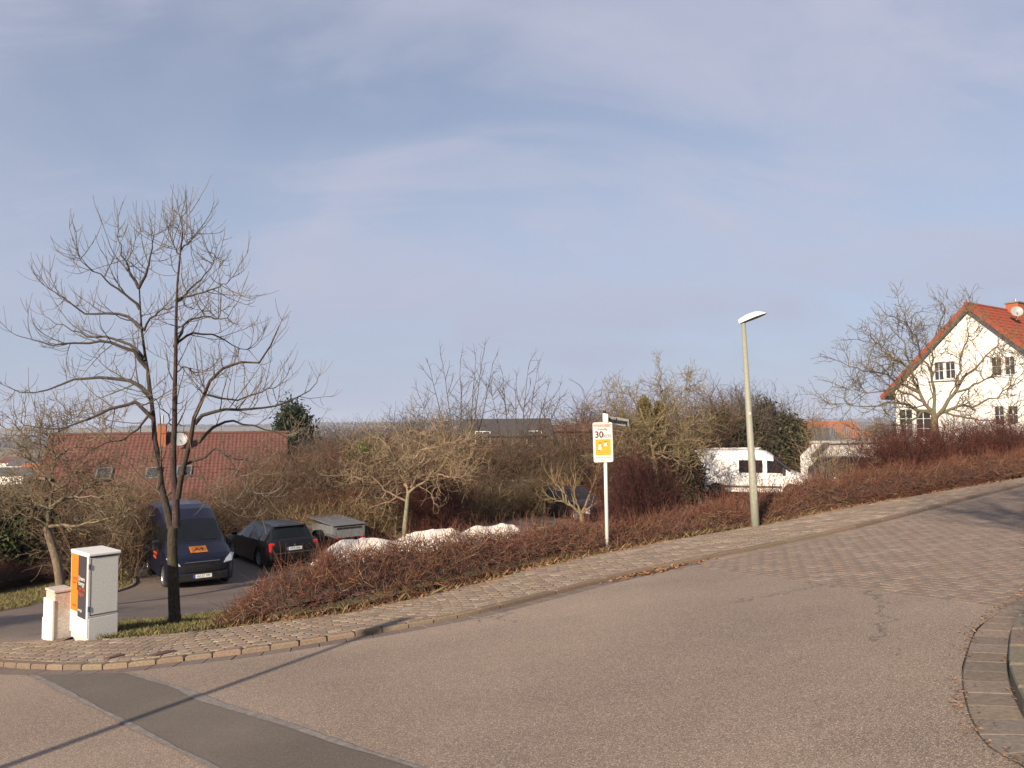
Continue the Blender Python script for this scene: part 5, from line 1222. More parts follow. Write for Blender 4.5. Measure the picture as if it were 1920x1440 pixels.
# black estate car
wk = [(0.0, .30, .60, .52, .58, .55, .60, .52), (.08, .22, .78, .62, .76, .65, .70, .66), (.35, .18, .86, .72, .83, .74, .80, .72), (1.15, .17, .88, .86, .85, .88, .95, .76), (1.25, .17, .885, .88, .86, .90, .98, .76), (2.05, .17, .89, .92, .87, 1.30, 1.42, .62),
      (3.0, .17, .89, .93, .87, 1.34, 1.485, .62), (4.22, .18, .885, .95, .86, 1.33, 1.455, .62), (4.30, .18, .88, .95, .855, 1.31, 1.43, .62), (4.62, .20, .87, .95, .85, .985, 1.03, .72), (4.72, .24, .84, .90, .82, .93, .96, .70), (4.77, .34, .80, .80, .78, .83, .86, .68)]
def wp(d, s_):
    if 1.27 < d < 2.05 and s_ >= 4: return 'windscreen'
    if 4.30 < d < 4.62 and s_ >= 5: return 'rear_window'
    if s_ == 3 and 1.6 < d < 2.75: return 'side_window'
    if s_ == 3 and 2.85 < d < 3.65: return 'rear_side_window'
    if s_ == 3 and 3.75 < d < 4.22: return 'quarter_window'
    if s_ == 2 and .10 < d < .42: return 'headlight'
    return 'body'
hw_ = math.atan2(.78, -.62); base = wheel_place(488, 1066, hw_, 4.77 / 2 - 3.72, .80, .93)
est = vehicle(wk, 4.77, (1.0, 3.72), .315, M['blackcar'], wp, base, hw_, 'estate_car', 'black estate car seen from behind next to the navy van', 'car', .93)
BX = -4.77 / 2
for sy in (-1, 1):
    m = MB(); m.box((BX + .13, sy * .765, .77), (.12, .085, .155)); m.build('tail_light', M['tail_red'], est, bevel=.03)
    m = MB(); m.tube([(BX + 3.7, sy * .62, 1.47), (BX + .65, sy * .62, 1.475)], .014, 6); m.build('roof_rail', M['black_plastic'], est)
    m = MB(); m.box((4.77 / 2 - 1.55, sy * .98, .98), (.05, .09, .06)); m.build('wing_mirror', M['blackcar'], est, bevel=.02)
m = MB(); m.box((BX - .01, 0, .48), (.06, .80, .13)); m.build('bumper', M['blackcar'], est, bevel=.04)
m = MB(); m.box((BX - .055, 0, .575), (.02, .70, .008)); m.build('bumper_strip', M['chrome'], est)
m = MB(); m.tube([(BX - .005, 0, .81), (BX - .02, 0, .81)], .045, 14); m.build('badge', M['chrome'], est)
plate(est, 'AZ B 5666', (BX - .004, 0, .70), (0, -1, 0))
m = MB(); m.box((BX + .50, 0, 1.42), (.13, .56, .012)); m.build('spoiler', M['blackcar'], est, bevel=.006)
# white high-roof van
sk = [(0.00, .40, .60, .60, .58, .63, .70, .55), (.06, .32, .82, .84, .80, .88, .95, .74), (.20, .28, .93, .98, .90, 1.0, 1.08, .82), (.95, .28, .98, 1.28, .95, 1.32, 1.42, .86), (1.02, .28, .985, 1.30, .96, 1.36, 1.46, .86), (1.85, .30, .99, 1.34, .97, 1.95, 2.18, .84),
      (2.25, .30, .99, 1.34, .97, 2.0, 2.46, .84), (2.7, .30, .99, 1.34, .97, 2.0, 2.55, .84), (5.75, .32, .99, 1.34, .97, 2.0, 2.55, .84), (5.9, .34, .97, 1.34, .95, 2.0, 2.50, .82)]
def sp_(d, s_):
    if 1.02 < d < 1.85 and s_ >= 4: return 'windscreen'
    if s_ == 3 and 1.25 < d < 2.15: return 'side_window'
    if s_ == 3 and 2.4 < d < 3.6: return 'rear_side_window'
    if s_ == 2 and .08 < d < .5: return 'headlight'
    if s_ <= 0 and not (.5 < d < 1.6 or 4.3 < d < 5.3): return 'trim'
    return 'body'
q = at(1412, 900, 40.0); hw2 = math.atan2(-.38, .925)
wv = vehicle(sk, 5.9, (1.0, 4.75), .36, M['vanwhite'], sp_, (q[0], q[1], gz(q[0], q[1]) + .02), hw2, 'white_van', 'white high-roofed delivery van parked behind the hedge', 'van')
m = MB(); m.box((-.4, -.985, .62), (1.9, .02, .06)); m.build('rub_strip', M['woodbrown'], wv, bevel=.01)
m = MB(); m.box((5.9 / 2 - 1.35, -1.10, 1.45), (.07, .10, .18)); m.build('wing_mirror', M['black_plastic'], wv, bevel=.03)
m = MB()
for yy in (-.6, .6): m.bar((-2.4, yy, 2.60), (.4, yy, 2.60), .03)
m.build('roof_rails', M['steel'], wv)
m = MB(); m.box((-2.95, -.55, .50), (.06, .42, .14)); m.build('rear_bumper', M['greywall'], wv, bevel=.02)
# dark cars
hd_ = math.atan2(-.85, .53); base = wheel_place(1069, 964, hd_, 4.77 / 2 - 3.72, .82, .95)
dc = vehicle(wk, 4.77, (1.0, 3.72), .315, M['blackcar'], wp, base, hd_, 'dark_car', 'dark car half hidden behind the pollarded tree', 'car', .95)
hd_ = math.atan2(-.25, .97); q = at(1618, 880, 35.0)
db = vehicle(wk, 4.77, (1.0, 3.72), .315, M['bluecar'], wp, (q[0], q[1], at(1618, 855, 35.0)[2] - 1.44), hd_, 'blue_car', 'dark blue car behind the hedge below the balcony', 'car', .97)
# trailer
ht_ = math.atan2(.78, -.62); g_ = on_ground(597, 1032); c, s_ = math.cos(ht_), math.sin(ht_)
TL, TW, TH = 2.3, 1.22, .42; lx, ly = -.15, TW / 2 + .12
tx = g_[0] - (lx * c - ly * s_); ty = g_[1] - (lx * s_ + ly * c)
tr = empty('trailer', (tx, ty, gz(tx, ty) + .02), ht_, 'grey box trailer with a flat lid standing right of the black estate car', 'trailer')
zb = .48
for sy in (-1, 1):
    m = MB(); m.box((0, sy * TW / 2, zb + TH / 2), (TL / 2, .018, TH / 2)); m.build('side_panel', M['galv'], tr)
    m = MB()
    for k in range(3): m.box((-TL / 2 + .3 + k * .8, sy * (TW / 2 + .022), zb + TH / 2), (.02, .006, TH / 2 - .02))
    m.build('side_rib', M['galv'], tr)
    V = []; F = []
    for k in range(9):
        a = math.pi * k / 8; V += [(lx + .38 * math.cos(a), sy * (TW / 2 + .03), .33 + .38 * math.sin(a)), (lx + .38 * math.cos(a), sy * (TW / 2 + .24), .33 + .38 * math.sin(a))]
    F = [(2 * k, 2 * k + 1, 2 * k + 3, 2 * k + 2) for k in range(8)]; m = MB(); m.add(V, F); m.build('mudguard', M['black_plastic'], tr)
    m = MB(); m.tube([(lx, sy * (TW / 2 + .05), .29), (lx, sy * (TW / 2 + .21), .29)], .29, 20); wh = m.build('wheel', M['rubber'], tr, bevel=.02)
    m = MB(); m.tube([(lx, sy * (TW / 2 + .2), .29), (lx, sy * (TW / 2 + .22), .29)], .17, 14); m.build('rim', M['alloy'], wh)
    m = MB(); m.box((-TL / 2 - .03, sy * (TW / 2 - .12), zb - .02), (.02, .05, .03)); m.build('tail_light', M['tail_red'], tr, bevel=.008)
m = MB(); m.box((-TL / 2, 0, zb + TH / 2 - .02), (.018, TW / 2 - .02, TH / 2 - .02)); m.build('tailgate', M['galv'], tr)
m = MB(); m.box((-TL / 2 - .02, 0, zb + TH - .09), (.012, TW / 2 - .12, .035)); m.build('tailgate_slot', M['black_plastic'], tr)
m = MB(); m.box((TL / 2, 0, zb + TH / 2), (.018, TW / 2, TH / 2)); m.build('front_panel', M['galv'], tr)
m = MB(); m.box((0, 0, zb + .01), (TL / 2 - .02, TW / 2 - .02, .012)); m.build('floor', M['galv'], tr)
m = MB(); m.prism([(-TL / 2 - .05, -TW / 2 - .04, zb + TH + .01), (-TL / 2 - .05, TW / 2 + .04, zb + TH + .01), (TL / 2 + .04, TW / 2 + .04, zb + TH + .15), (TL / 2 + .04, -TW / 2 - .04, zb + TH + .15)], (0, 0, .03)); lid = m.build('lid', M['tarp'], tr, bevel=.008)
for k in (-.4, .38):
    m = MB(); m.box((k * 1.0, 0, zb + TH + .115 + k * .06), (.03, TW / 2 + .02, .010)); m.build('lid_seam', M['galv'], lid)
m = MB(); m.bar((TL / 2, 0, zb - .05), (TL / 2 + 1.2, 0, zb - .08), .07); m.build('drawbar', M['galv'], tr); m = MB(); m.tube([(TL / 2 + 1.0, .05, 0), (TL / 2 + 1.0, .05, zb + .1)], .025, 8); m.build('jockey_wheel', M['galv'], tr)
m = MB(); m.bar((lx, -TW / 2 - .1, .29), (lx, TW / 2 + .1, .29), .06); m.build('axle', M['galv'], tr)

# sand heaps
def heap(px, top, Y, wpx, label, seed):
    p = at(px, top, Y); z = gz(p[0], p[1]); h = max(.35, p[2] - z); w = wpx / FPX * Y / 2
    rng = np.random.default_rng(seed); nr, na = 22, 48; V = []
    for i in range(nr + 1):
        r_ = i / nr
        for j in range(na):
            a = 2 * math.pi * j / na; x = w * r_ * math.cos(a) * (1 + .08 * math.sin(3 * a + seed)); y = w * .8 * r_ * math.sin(a)
            x0 = x + .28 * w * (1 - r_) * math.sin(seed * 2.0); bmp = .55 * float(vnoise(x + 9, y + 9, .8, seed)) + .30 * float(vnoise(x + 5, y + 5, .33, seed + 4)); zz = h * (1 - r_ ** 1.7) * (.60 + .75 * bmp) - .10 * r_ + 0.0; x = x0
            V.append((x, y, zz))
    F = [(i * na + j, i * na + (j + 1) % na, (i + 1) * na + (j + 1) % na, (i + 1) * na + j) for i in range(nr) for j in range(na)]
    m = MB(); m.add(V, F); o = m.build('sand_heap', M['sand'], None, True); o.location = (p[0], p[1], z); tag(o, label, 'sand heap', 'heaps of pale sand behind the hedge')
heap(705, 1004, 25.5, 265, 'low heap of pale sand behind the hedge, nearest the trailer', 2); heap(822, 984, 26.0, 260, 'largest heap of pale sand behind the hedge, right of the orchard tree trunk', 3); heap(914, 974, 27.0, 200, 'rightmost small heap of pale sand behind the hedge', 4)
# a scrap of paper in the gutter
p = G(1343, 1043, .0); m = MB(); m.prism([(0, 0, 0), (.05, .01, .01), (.06, .06, .03), (.01, .05, .015)], (0, 0, .012)); o = m.build('paper_scrap', M['white_paint']); o.location = (p[0], p[1], plane(p[0], p[1]) + .004); tag(o, 'small white scrap of paper lying against the kerb', 'litter')
# kerb of the grass island by the van
isl = catmull([on_ground(*p) for p in [(205, 1115), (236, 1106), (252, 1097), (250, 1086), (236, 1074), (228, 1066)]], 26)
ik = empty('island_kerb', (isl[0][0], isl[0][1], isl[0][2])); tag(ik, kind='structure')
for a, b in zip(isl[:-1:2], isl[2::2]):
    m = MB(); d_ = norm(b - a); m.bar(a + d_ * .005 + (0, 0, .03) - isl[0], b - d_ * .005 + (0, 0, .03) - isl[0], .09, .09); m.build('kerb_stone', M['gutter_k'], ik, bevel=.012)

# ------------------------------------------------------------------ houses
def tiles(name, p0, u, dn, Lr, Ls, mt, parent, off, tw=.30, ch=.36):
    """tiled slope: p0 ridge start, u along the ridge, dn down the slope"""
    p0 = np.asarray(p0, float); u = np.asarray(u, float); dn = np.asarray(dn, float); nr = np.cross(u, dn); nr /= np.linalg.norm(nr); nr = nr if nr[2] > 0 else -nr
    nc = max(2, int(Lr / tw)); nrw = max(2, int(Ls / ch)); a = np.linspace(0, Lr, nc * 4 + 1); prof = np.tile([0, .030, .055, .030], nc); prof = np.r_[prof, 0]
    V = []; Q = []; k = 0
    for r_ in range(nrw):
        s0, s1 = Ls * r_ / nrw, Ls * (r_ + 1) / nrw + .03
        jit_ = .006 * np.sin(a * 7.3 + r_ * 2.1)
        for s_, l_ in ((s0, .0), (s1, .035), (s1, .005)): V.append(p0 + a[:, None] * u + s_ * dn + (prof + l_ + jit_)[:, None] * nr)
        n = len(a); i = np.arange(n - 1)
        for b0, b1 in ((0, 1), (1, 2)): Q.append(np.stack([k + b0 * n + i, k + b0 * n + i + 1, k + b1 * n + i + 1, k + b1 * n + i], -1))
        k += 3 * n
    o = link(name, mesh_q(name, np.vstack(V) - off, np.vstack(Q)), parent, mt); tag(o, kind='stuff'); return o
def window(parent, c, ux, w, h, cols=2, rows=2, nrm=None, fw=.045, name='window', mt=None):
    c = np.asarray(c, float); ux = np.asarray(ux, float); uz = np.array([0, 0, 1.]); nn = np.asarray(nrm, float)
    m = MB()
    for s_ in (-1, 1):
        m.box(c + ux * s_ * (w / 2 - fw / 2) + nn * .03, (fw / 2, .04, h / 2), ux, nn, uz); m.box(c + uz * s_ * (h / 2 - fw / 2) + nn * .03, (w / 2 - fw, .04, fw / 2), ux, nn, uz)
    for k in range(1, cols): m.box(c + ux * (-w / 2 + w * k / cols) + nn * .028, (.013, .03, h / 2 - fw), ux, nn, uz)
    for k in range(1, rows): m.box(c + uz * (-h / 2 + h * k / rows) + nn * .026, (w / 2 - fw, .028, .013), ux, nn, uz)
    f = m.build(name, M['white_paint'], parent)
    cw, rh = (w - 2 * fw) / cols, (h - 2 * fw) / rows
    for i in range(cols):
        for j in range(rows):
            q_ = c + ux * (-w / 2 + fw + cw * (i + .5)) + uz * (-h / 2 + fw + rh * (j + .5)) + nn * .012
            m = MB(); m.box(q_, (cw / 2 - .004, .006, rh / 2 - .004), ux, nn, uz); m.build('pane', mt or M['pane'], f)
    return f
def dish(parent, c, axis, r_, mt):
    axis = np.asarray(axis, float); axis /= np.linalg.norm(axis); a = np.cross(axis, (0, 0, 1)); a /= np.linalg.norm(a); b = np.cross(a, axis); V = []; F = []
    for i in range(5):
        q_ = i / 4
        for j in range(18): t = 2 * math.pi * j / 18; V.append(np.asarray(c) + a * r_ * q_ * math.cos(t) + b * r_ * q_ * math.sin(t) + axis * .25 * r_ * q_ * q_)
    F = [(i * 18 + j, i * 18 + (j + 1) % 18, (i + 1) * 18 + (j + 1) % 18, (i + 1) * 18 + j) for i in range(4) for j in range(18)]
    m = MB(); m.add(V, F); d_ = m.build('satellite_dish', mt, parent, True); m = MB(); m.bar(c, np.asarray(c) + axis * r_ * .7 - (0, 0, r_ * .6), .03); m.bar(c, np.asarray(c) - axis * .15 - (0, 0, r_ * 1.3), .05); m.build('dish_arm', M['steel'], d_); return d_
# tiled house on the left
Yr = 58.0; rl = at(96, 812, Yr); rdir = np.array([.957, .29, 0]); ddir = np.array([.29, -.957, 0]); LR = 17.6; rl[2] = .05
pit = math.atan2(5.2, 6.2); run = 6.4; dn = np.array([ddir[0] * math.cos(pit), ddir[1] * math.cos(pit), -math.sin(pit)]); Lsl = run / math.cos(pit)
hc = rl + rdir * LR / 2; gh = gz(hc[0], hc[1])
hs = empty('tiled_house', (hc[0], hc[1], gh), 0, 'house with a long red-brown tiled roof beyond the parked van on the left', 'house'); off = np.array(hs.location)
tiles('roof_tiles', rl, rdir, dn, LR, Lsl, M['tile_red'], hs, off); dn2 = np.array([-dn[0], -dn[1], dn[2]]); tiles('rear_roof_tiles', rl + (0, 0, .0), rdir, dn2, LR, Lsl, M['tile_red'], hs, off)
m = MB(); m.tube([rl + (0, 0, .05) - off - rdir * .05, rl + rdir * (LR + .05) + (0, 0, .05) - off], .13, 8); m.build('ridge_tiles', M['tile_red'], hs)
ev = math.sin(pit) * Lsl; a0 = rl + rdir * .4; a1 = rl + rdir * (LR - .4); inn = run - .6; zz = -ev + .35
for a_ in (a0, a1):
    m = MB(); m.prism([a_ + ddir * inn + (0, 0, zz) - off, a_ - ddir * inn + (0, 0, zz) - off, a_ - ddir * .02 + (0, 0, -.30) - off], rdir * .1 * (1 if a_ is a0 else -1)); m.build('gable', M['plaster'], hs)
m = MB(); ctr_ = (a0 + a1) / 2; hgt = rl[2] + zz - gh + .5; m.box(ctr_ + (0, 0, zz - hgt / 2) - off, (LR / 2 - .4, inn, hgt / 2), rdir, ddir); m.build('wall', M['plaster'], hs)
def on_slope(px, py):
    d = ray(px, py); n_ = np.cross(rdir, dn); t = (rl @ n_) / (d @ n_); return d * t
cp = on_slope(304, 832); m = MB(); ct = at(304, 796, cp[1])[2]; m.box((cp[0] - off[0], cp[1] - off[1], (ct + cp[2] - .4) / 2 - off[2]), (.30, .30, (ct - cp[2] + .4) / 2), rdir, ddir); ch_ = m.build('chimney', M['brick_or'], hs, bevel=.01)
m = MB(); m.box((cp[0] - off[0], cp[1] - off[1], ct - off[2] + .04), (.38, .38, .05), rdir, ddir); m.build('chimney_cap', M['greywall'], ch_); m = MB(); m.tube([np.array((cp[0], cp[1], ct)) - off, np.array((cp[0], cp[1], ct + .75)) - off], .09, 10); m.build('flue', M['steel'], ch_)
dq = on_slope(340, 842); dish(hs, dq + (0, -.3, .75) - off, (.35, -.9, .35), .55, M['dish'])
m = MB(); m.box(on_slope(318, 826) + (0, 0, .12) - off, (.30, .30, .25), rdir, ddir); m.build('roof_hatch', M['black_plastic'], hs)
for px, py in ((195, 890), (288, 889), (345, 886)):
    c_ = on_slope(px, py); nr_ = np.cross(rdir, dn); nr_ = nr_ if nr_[2] > 0 else -nr_
    m = MB(); m.box(c_ + nr_ * .10 - off, (.55, .62, .07), rdir, dn, nr_); f_ = m.build('roof_window', M['galv'], hs); m = MB(); m.box(c_ + nr_ * .175 - off, (.44, .50, .012), rdir, dn, nr_); m.build('pane', M['pane'], f_)

# white gabled house on the right
Yw = 44.0; ap = at(1812, 571, Yw); rw = np.array([.83, .555, 0]); rw /= np.linalg.norm(rw); fw_ = np.array([rw[1], -rw[0], 0]); nf = -rw
half = 5.15; pitch = math.tan(R(44)); gw = gz(ap[0] + 3, ap[1] + 2) - .3
wh_ = empty('gabled_house', (ap[0], ap[1], gw), 0, 'white gabled house with an orange-red tiled roof on the right', 'house'); off = np.array(wh_.location)
DL = 11.0; inset = .45
a_ = ap + rw * inset - (0, 0, .32)
ez = a_[2] - (half - .35) * pitch
wall = [a_, a_ + fw_ * (half - .35) + (0, 0, ez - a_[2]), np.r_[(a_ + fw_ * (half - .35))[:2], gw], np.r_[(a_ - fw_ * (half - .35))[:2], gw], a_ - fw_ * (half - .35) + (0, 0, ez - a_[2])]
m = MB(); m.prism([p - off for p in wall], rw * (DL - 2 * inset)); m.build('wall', M['plaster'], wh_)
for sgn in (1, -1):
    dnw = fw_ * sgn * math.cos(R(44)) - np.array([0, 0, math.sin(R(44))]); Ls = (half + .35) / math.cos(R(44)); nr_ = fw_ * sgn * math.sin(R(44)) + np.array([0, 0, math.cos(R(44))])
    tiles('roof_tiles', ap + nr_ * .03, rw, dnw, DL, Ls, M['tile_or'], wh_, off, .3, .36)
    m = MB(); m.box(ap + rw * DL / 2 + dnw * Ls / 2 - nr_ * .11 - off, (DL / 2 - .01, Ls / 2 - .02, .07), rw, dnw, nr_); m.build('roof_boards', M['darkwood'], wh_)
    m = MB(); m.box(ap - rw * .02 + dnw * Ls / 2 - nr_ * .03 - off, (.05, Ls / 2, .12), rw, dnw, nr_); m.build('verge_tiles', M['tile_or'], wh_)
    m = MB(); e_ = ap + dnw * (Ls + .04) - nr_ * .05; m.tube([e_ + rw * .02 - off, e_ + rw * DL - off], .07, 8); m.build('rain_gutter', M['steel'], wh_)
m = MB(); m.tube([ap - rw * .1 + (0, 0, .06) - off, ap + rw * (DL + .1) + (0, 0, .06) - off], .12, 8); m.build('ridge_tiles', M['tile_or'], wh_)
def on_fac(px, py):
    d = ray(px, py); t = (a_ @ nf) / (d @ nf); return d * t
def fac_window(x0, y0, x1, y1, cols, rows, name='window'):
    A = on_fac(x0, y1); Bq = on_fac(x1, y0); c_ = (A + Bq) / 2; w = np.linalg.norm((Bq - A)[:2]); h = abs(Bq[2] - A[2]); return window(wh_, c_ - off, fw_, w, h, cols, rows, nf, name=name)
for x0, y0, x1, y1 in ((1753, 677, 1770, 714), (1774, 676, 1792, 711), (1860, 668, 1879, 706), (1885, 667, 1904, 704), (1866, 760, 1884, 797), (1891, 760, 1910, 795)): fac_window(x0, y0, x1, y1, 2, 2)
fac_window(1688, 766, 1712, 822, 2, 3, 'balcony_door'); fac_window(1719, 766, 1746, 822, 2, 3, 'balcony_door')
m = MB(); p0 = on_fac(1742, 715); p1 = on_fac(1800, 712); m.bar(p0 + nf * .08 - off, p1 + nf * .08 - off, .14, .05); m.build('window_sill', M['coping'], wh_)
chp = ap + rw * 5.6 + fw_ * .35; ctz = ap[2] + .42; m = MB(); m.box((chp[0] - off[0], chp[1] - off[1], ctz - .9 - off[2]), (.55, .35, .95), rw, fw_); ch_ = m.build('chimney', M['brick_or'], wh_, bevel=.01)
m = MB(); m.box((chp[0] - off[0], chp[1] - off[1], ctz + .09 - off[2]), (.62, .42, .04), rw, fw_); m.build('chimney_cap', M['greywall'], ch_); m = MB(); m.tube([(chp[0] - off[0], chp[1] - off[1], ctz + .1 - off[2]), (chp[0] - off[0], chp[1] - off[1], ctz + .35 - off[2])], .08, 8); m.build('flue', M['steel'], ch_)
dnw = fw_ * math.cos(R(44)) - np.array([0, 0, math.sin(R(44))]); dish(wh_, ap + rw * 3.4 + dnw * 1.6 + (0, -.2, .75) - off, (-.3, -.9, .3), .33, M['dish'])
# terrace block with railing left of the house
pA = at(1556, 832, 41.5); pB = at(1668, 832, 43.5); td = norm(pB - pA); td[2] = 0; td = norm(td); tn = np.array([td[1], -td[0], 0]); zt_ = pA[2]; LT = np.linalg.norm((pB - pA)[:2]) + 2.5; gt_ = gz(pA[0], pA[1]) - .3
tb = empty('terrace', (pA[0], pA[1], gt_), 0, 'white walled terrace with a steel railing left of the gabled house', 'terrace'); off = np.array(tb.location)
m = MB(); m.prism([pA - off, pA + td * LT - off, np.r_[(pA + td * LT)[:2], gt_] - off, np.r_[(pA - td * 1.0)[:2], gt_] - off, np.r_[(pA - td * 1.0)[:2], zt_ - .68] - off], -tn * 1.2); m.build('wall', M['plaster'], tb)
m = MB(); m.box(pA + td * LT / 2 - tn * .6 + (0, 0, .08) - off, (LT / 2 + .1, .75, .07), td, tn); m.build('slab', M['coping'], tb)
m = MB(); q0 = pA + (0, 0, .0); m.prism([q0 + tn * .06 - off, q0 - td * 1.06 + (0, 0, -.72) + tn * .06 - off, q0 - td * 1.06 + (0, 0, -.58) + tn * .06 - off, q0 + (0, 0, .14) + tn * .06 - off], -tn * .4); m.build('ramp_cap', M['slate'], tb)
zr = .15; hr = .88
for z_ in (zr + .08, zr + hr):
    m = MB(); m.bar(pA + (0, 0, z_) - off, pA + td * LT + (0, 0, z_) - off, .045); m.build('rail', M['steel'], tb)
for k in range(int(LT / .14)):
    m = MB(); p = pA + td * (.05 + k * .14); w_ = .06 if k % 9 == 0 else .03; m.bar(p + (0, 0, zr) - off, p + (0, 0, zr + hr) - off, w_, w_, (0, 1, 0)); m.build('baluster', M['steel'], tb)
# roofs behind
def simple_house(name, label, px0, px1, ytop, Y, ridge_h, run_, mt_roof, mt_wall, wins=(), z_ground=None, tilt=0.0, eave_over=.3):
    A = at(px0, ytop, Y); Bq = at(px1, ytop, Y + tilt); A[2] = Bq[2] = (A[2] + Bq[2]) / 2; u = Bq - A; L_ = np.linalg.norm(u[:2]); u = u / np.linalg.norm(u); n_ = np.array([u[1], -u[0], 0])
    c = (A + Bq) / 2; g0 = (gz(c[0], c[1]) if z_ground is None else z_ground) - .3; e_ = empty(name, (c[0], c[1], g0), 0, label, 'house'); o_ = np.array(e_.location)
    m = MB()
    for s_ in (1, -1):
        E0 = A + n_ * s_ * run_ - (0, 0, ridge_h); E1 = Bq + n_ * s_ * run_ - (0, 0, ridge_h); m.prism([A - o_, Bq - o_, E1 - o_, E0 - o_], (0, 0, -.12))
    r_ = m.build('roof', mt_roof, e_)
    i_ = run_ - eave_over; hz = A[2] - ridge_h * i_ / run_ - .13
    m = MB(); m.prism([A + u * .3 + n_ * i_ + (0, 0, hz - A[2]) - o_, A + u * .3 - (0, 0, .14) - o_, A + u * .3 - n_ * i_ + (0, 0, hz - A[2]) - o_, np.r_[(A + u * .3 - n_ * i_)[:2], g0] - o_, np.r_[(A + u * .3 + n_ * i_)[:2], g0] - o_], u * (L_ - .6)); m.build('wall', mt_wall, e_)
    for (wx, wz, w, h) in wins: window(e_, A + u * wx + n_ * i_ + (0, 0, wz - A[2]) - o_, u, w, h, 2, 1, n_)
    return e_, A, u, n_, r_
simple_house('slate_house', 'low house with a slate roof behind the terrace railing', 1478, 1562, 803, 56, 1.9, 4.0, M['slate'], M['plaster'])
simple_house('orange_house', 'distant house with an orange tiled roof above the slate roof', 1498, 1600, 790, 78, 1.6, 4.5, M['tile_far'], M['plaster'])
e_, A, u, n_, r_ = simple_house('dark_house', 'dark brown house with a grey roof behind the thicket in the middle', 868, 1032, 785, 58, 1.2, 4.5, M['dark_roof'], M['woodbrown'], [(1.7, -.55, 1.1, 1.1), (5.4, -.55, 1.1, 1.1)])
simple_house('dark_annex', 'flat dark brown annex right of the grey-roofed house', 1034, 1122, 797, 57, .35, 3.5, M['woodbrown'], M['woodbrown'], [(1.2, -1.0, .9, 1.0)])
simple_house('garden_shed', 'small shed with a dark blue-grey roof low behind the thicket', 936, 988, 864, 45, 1.1, 1.2, M['slate'], M['greywall'])
simple_house('white_shed', 'small white shed seen through the twigs left of the speed sign', 1072, 1116, 846, 46, .35, 1.0, M['coping'], M['plaster'], [(.75, -2.0, .45, 1.2)])
wa = at(893, 902, 37.5); wb = at(1003, 902, 37.5); gw_ = gz((wa[0] + wb[0]) / 2, 37.5) - .2
gwall = empty('garden_wall', (wa[0], wa[1], gw_), 0, 'low grey garden wall with a pale coping in the thicket', 'wall'); o_ = np.array(gwall.location)
m = MB(); m.box((wa + wb) / 2 + (0, 0, (gw_ - wa[2]) / 2) - o_, (abs(wb[0] - wa[0]) / 2, .10, (wa[2] - gw_) / 2)); m.build('wall_face', M['greywall'], gwall); m = MB(); m.box((wa + wb) / 2 + (0, 0, .03) - o_, (abs(wb[0] - wa[0]) / 2 + .04, .15, .035)); m.build('coping', M['coping'], gwall)
# far village houses
for px, py, w, h, Y, lab, rm in ((24, 872, 14, 3.2, 300, 'tiny white house far off left of the tiled roof', 'slate'), (45, 880, 9, 3.5, 285, 'tiny white house second from the left far off', 'tile_far'), (-8, 888, 12, 3.4, 250, 'tiny pale house at the left picture edge far off', 'slate'),
                           (8, 868, 10, 3.4, 330, 'tiny far house behind the first white one', 'tile_red'), (60, 868, 10, 3.0, 340, 'tiny far house next to the end of the tiled roof', 'slate')):
    p = at(px, py, Y); x1 = px + w / Y * FPX; simple_house('far_house', lab, px, x1, py - 12, Y, 2.6, 4.0, M[rm], M['plaster'], z_ground=gz(p[0], p[1]))
# distant trees and woods
for k, (px, top, Y, kd) in enumerate([(600, 832, 95, 'grey'), (628, 834, 110, 'brown'), (655, 832, 100, 'grey'), (690, 830, 105, 'brown'), (725, 830, 90, 'grey'), (752, 826, 85, 'brown'), (785, 822, 95, 'grey'), (580, 834, 120, 'brown'), 
                                      (1130, 790, 75, 'grey'), (1165, 778, 70, 'brown'), (1320, 775, 72, 'grey'), (1415, 782, 80, 'grey'), (1500, 795, 75, 'brown'), (840, 800, 75, 'grey')]):
    shrub_px(kd, px, top, Y, {'grey': 'greyish bare treetop in the hazy middle distance', 'brown': 'brownish bare treetop in the hazy middle distance'}[kd], name='distant_tree', group='distant bare trees, ' + kd, wide=1.1)['category'] = 'tree'
rng = np.random.default_rng(77)
def far_woods():
    n = 60000; r_ = 420 * (4300 / 420) ** rng.uniform(0, 1, n); a = rng.uniform(-.75, .75, n); X = r_ * np.sin(a); Y = r_ * np.cos(a)
    keep = (vnoise(X, Y, 420, 21) * .6 + vnoise(X, Y, 150, 22) * .4 > np.where(r_ > 1900, .44, .60)); X, Y, r_ = X[keep][:16000], Y[keep][:16000], r_[keep][:16000]
    Z = ground(X, Y); n = len(X); w = rng.uniform(4, 8, n) * (1 + r_ / 5000); h = rng.uniform(5, 10, n)
    o6 = np.array([(1, 0, .35), (0, 1, .35), (-1, 0, .4), (0, -1, .4), (0, 0, 1), (0, 0, -.05)])
    V = np.empty((n, 6, 3)); V[:, :, 0] = X[:, None] + o6[:, 0] * w[:, None] * .5; V[:, :, 1] = Y[:, None] + o6[:, 1] * w[:, None] * .5; V[:, :, 2] = Z[:, None] + o6[:, 2] * h[:, None]
    T = np.array([(0, 1, 4), (1, 2, 4), (2, 3, 4), (3, 0, 4), (1, 0, 5), (2, 1, 5), (3, 2, 5), (0, 3, 5)]); F = (np.arange(n)[:, None, None] * 6 + T[None]).reshape(-1, 3)
    C = np.array((.085, .068, .055)) * rng.uniform(.6, 1.5, (n, 1)); C = np.where(rng.random((n, 1)) < .15, np.array((.035, .045, .025)), C)
    o = link('far_woods', mesh_q('far_woods', V.reshape(-1, 3), F, np.repeat(C, 6, 0)), None, M['leaf']); tag(o, 'grey-brown woods covering the far hills', 'woods', kind='stuff')
far_woods()

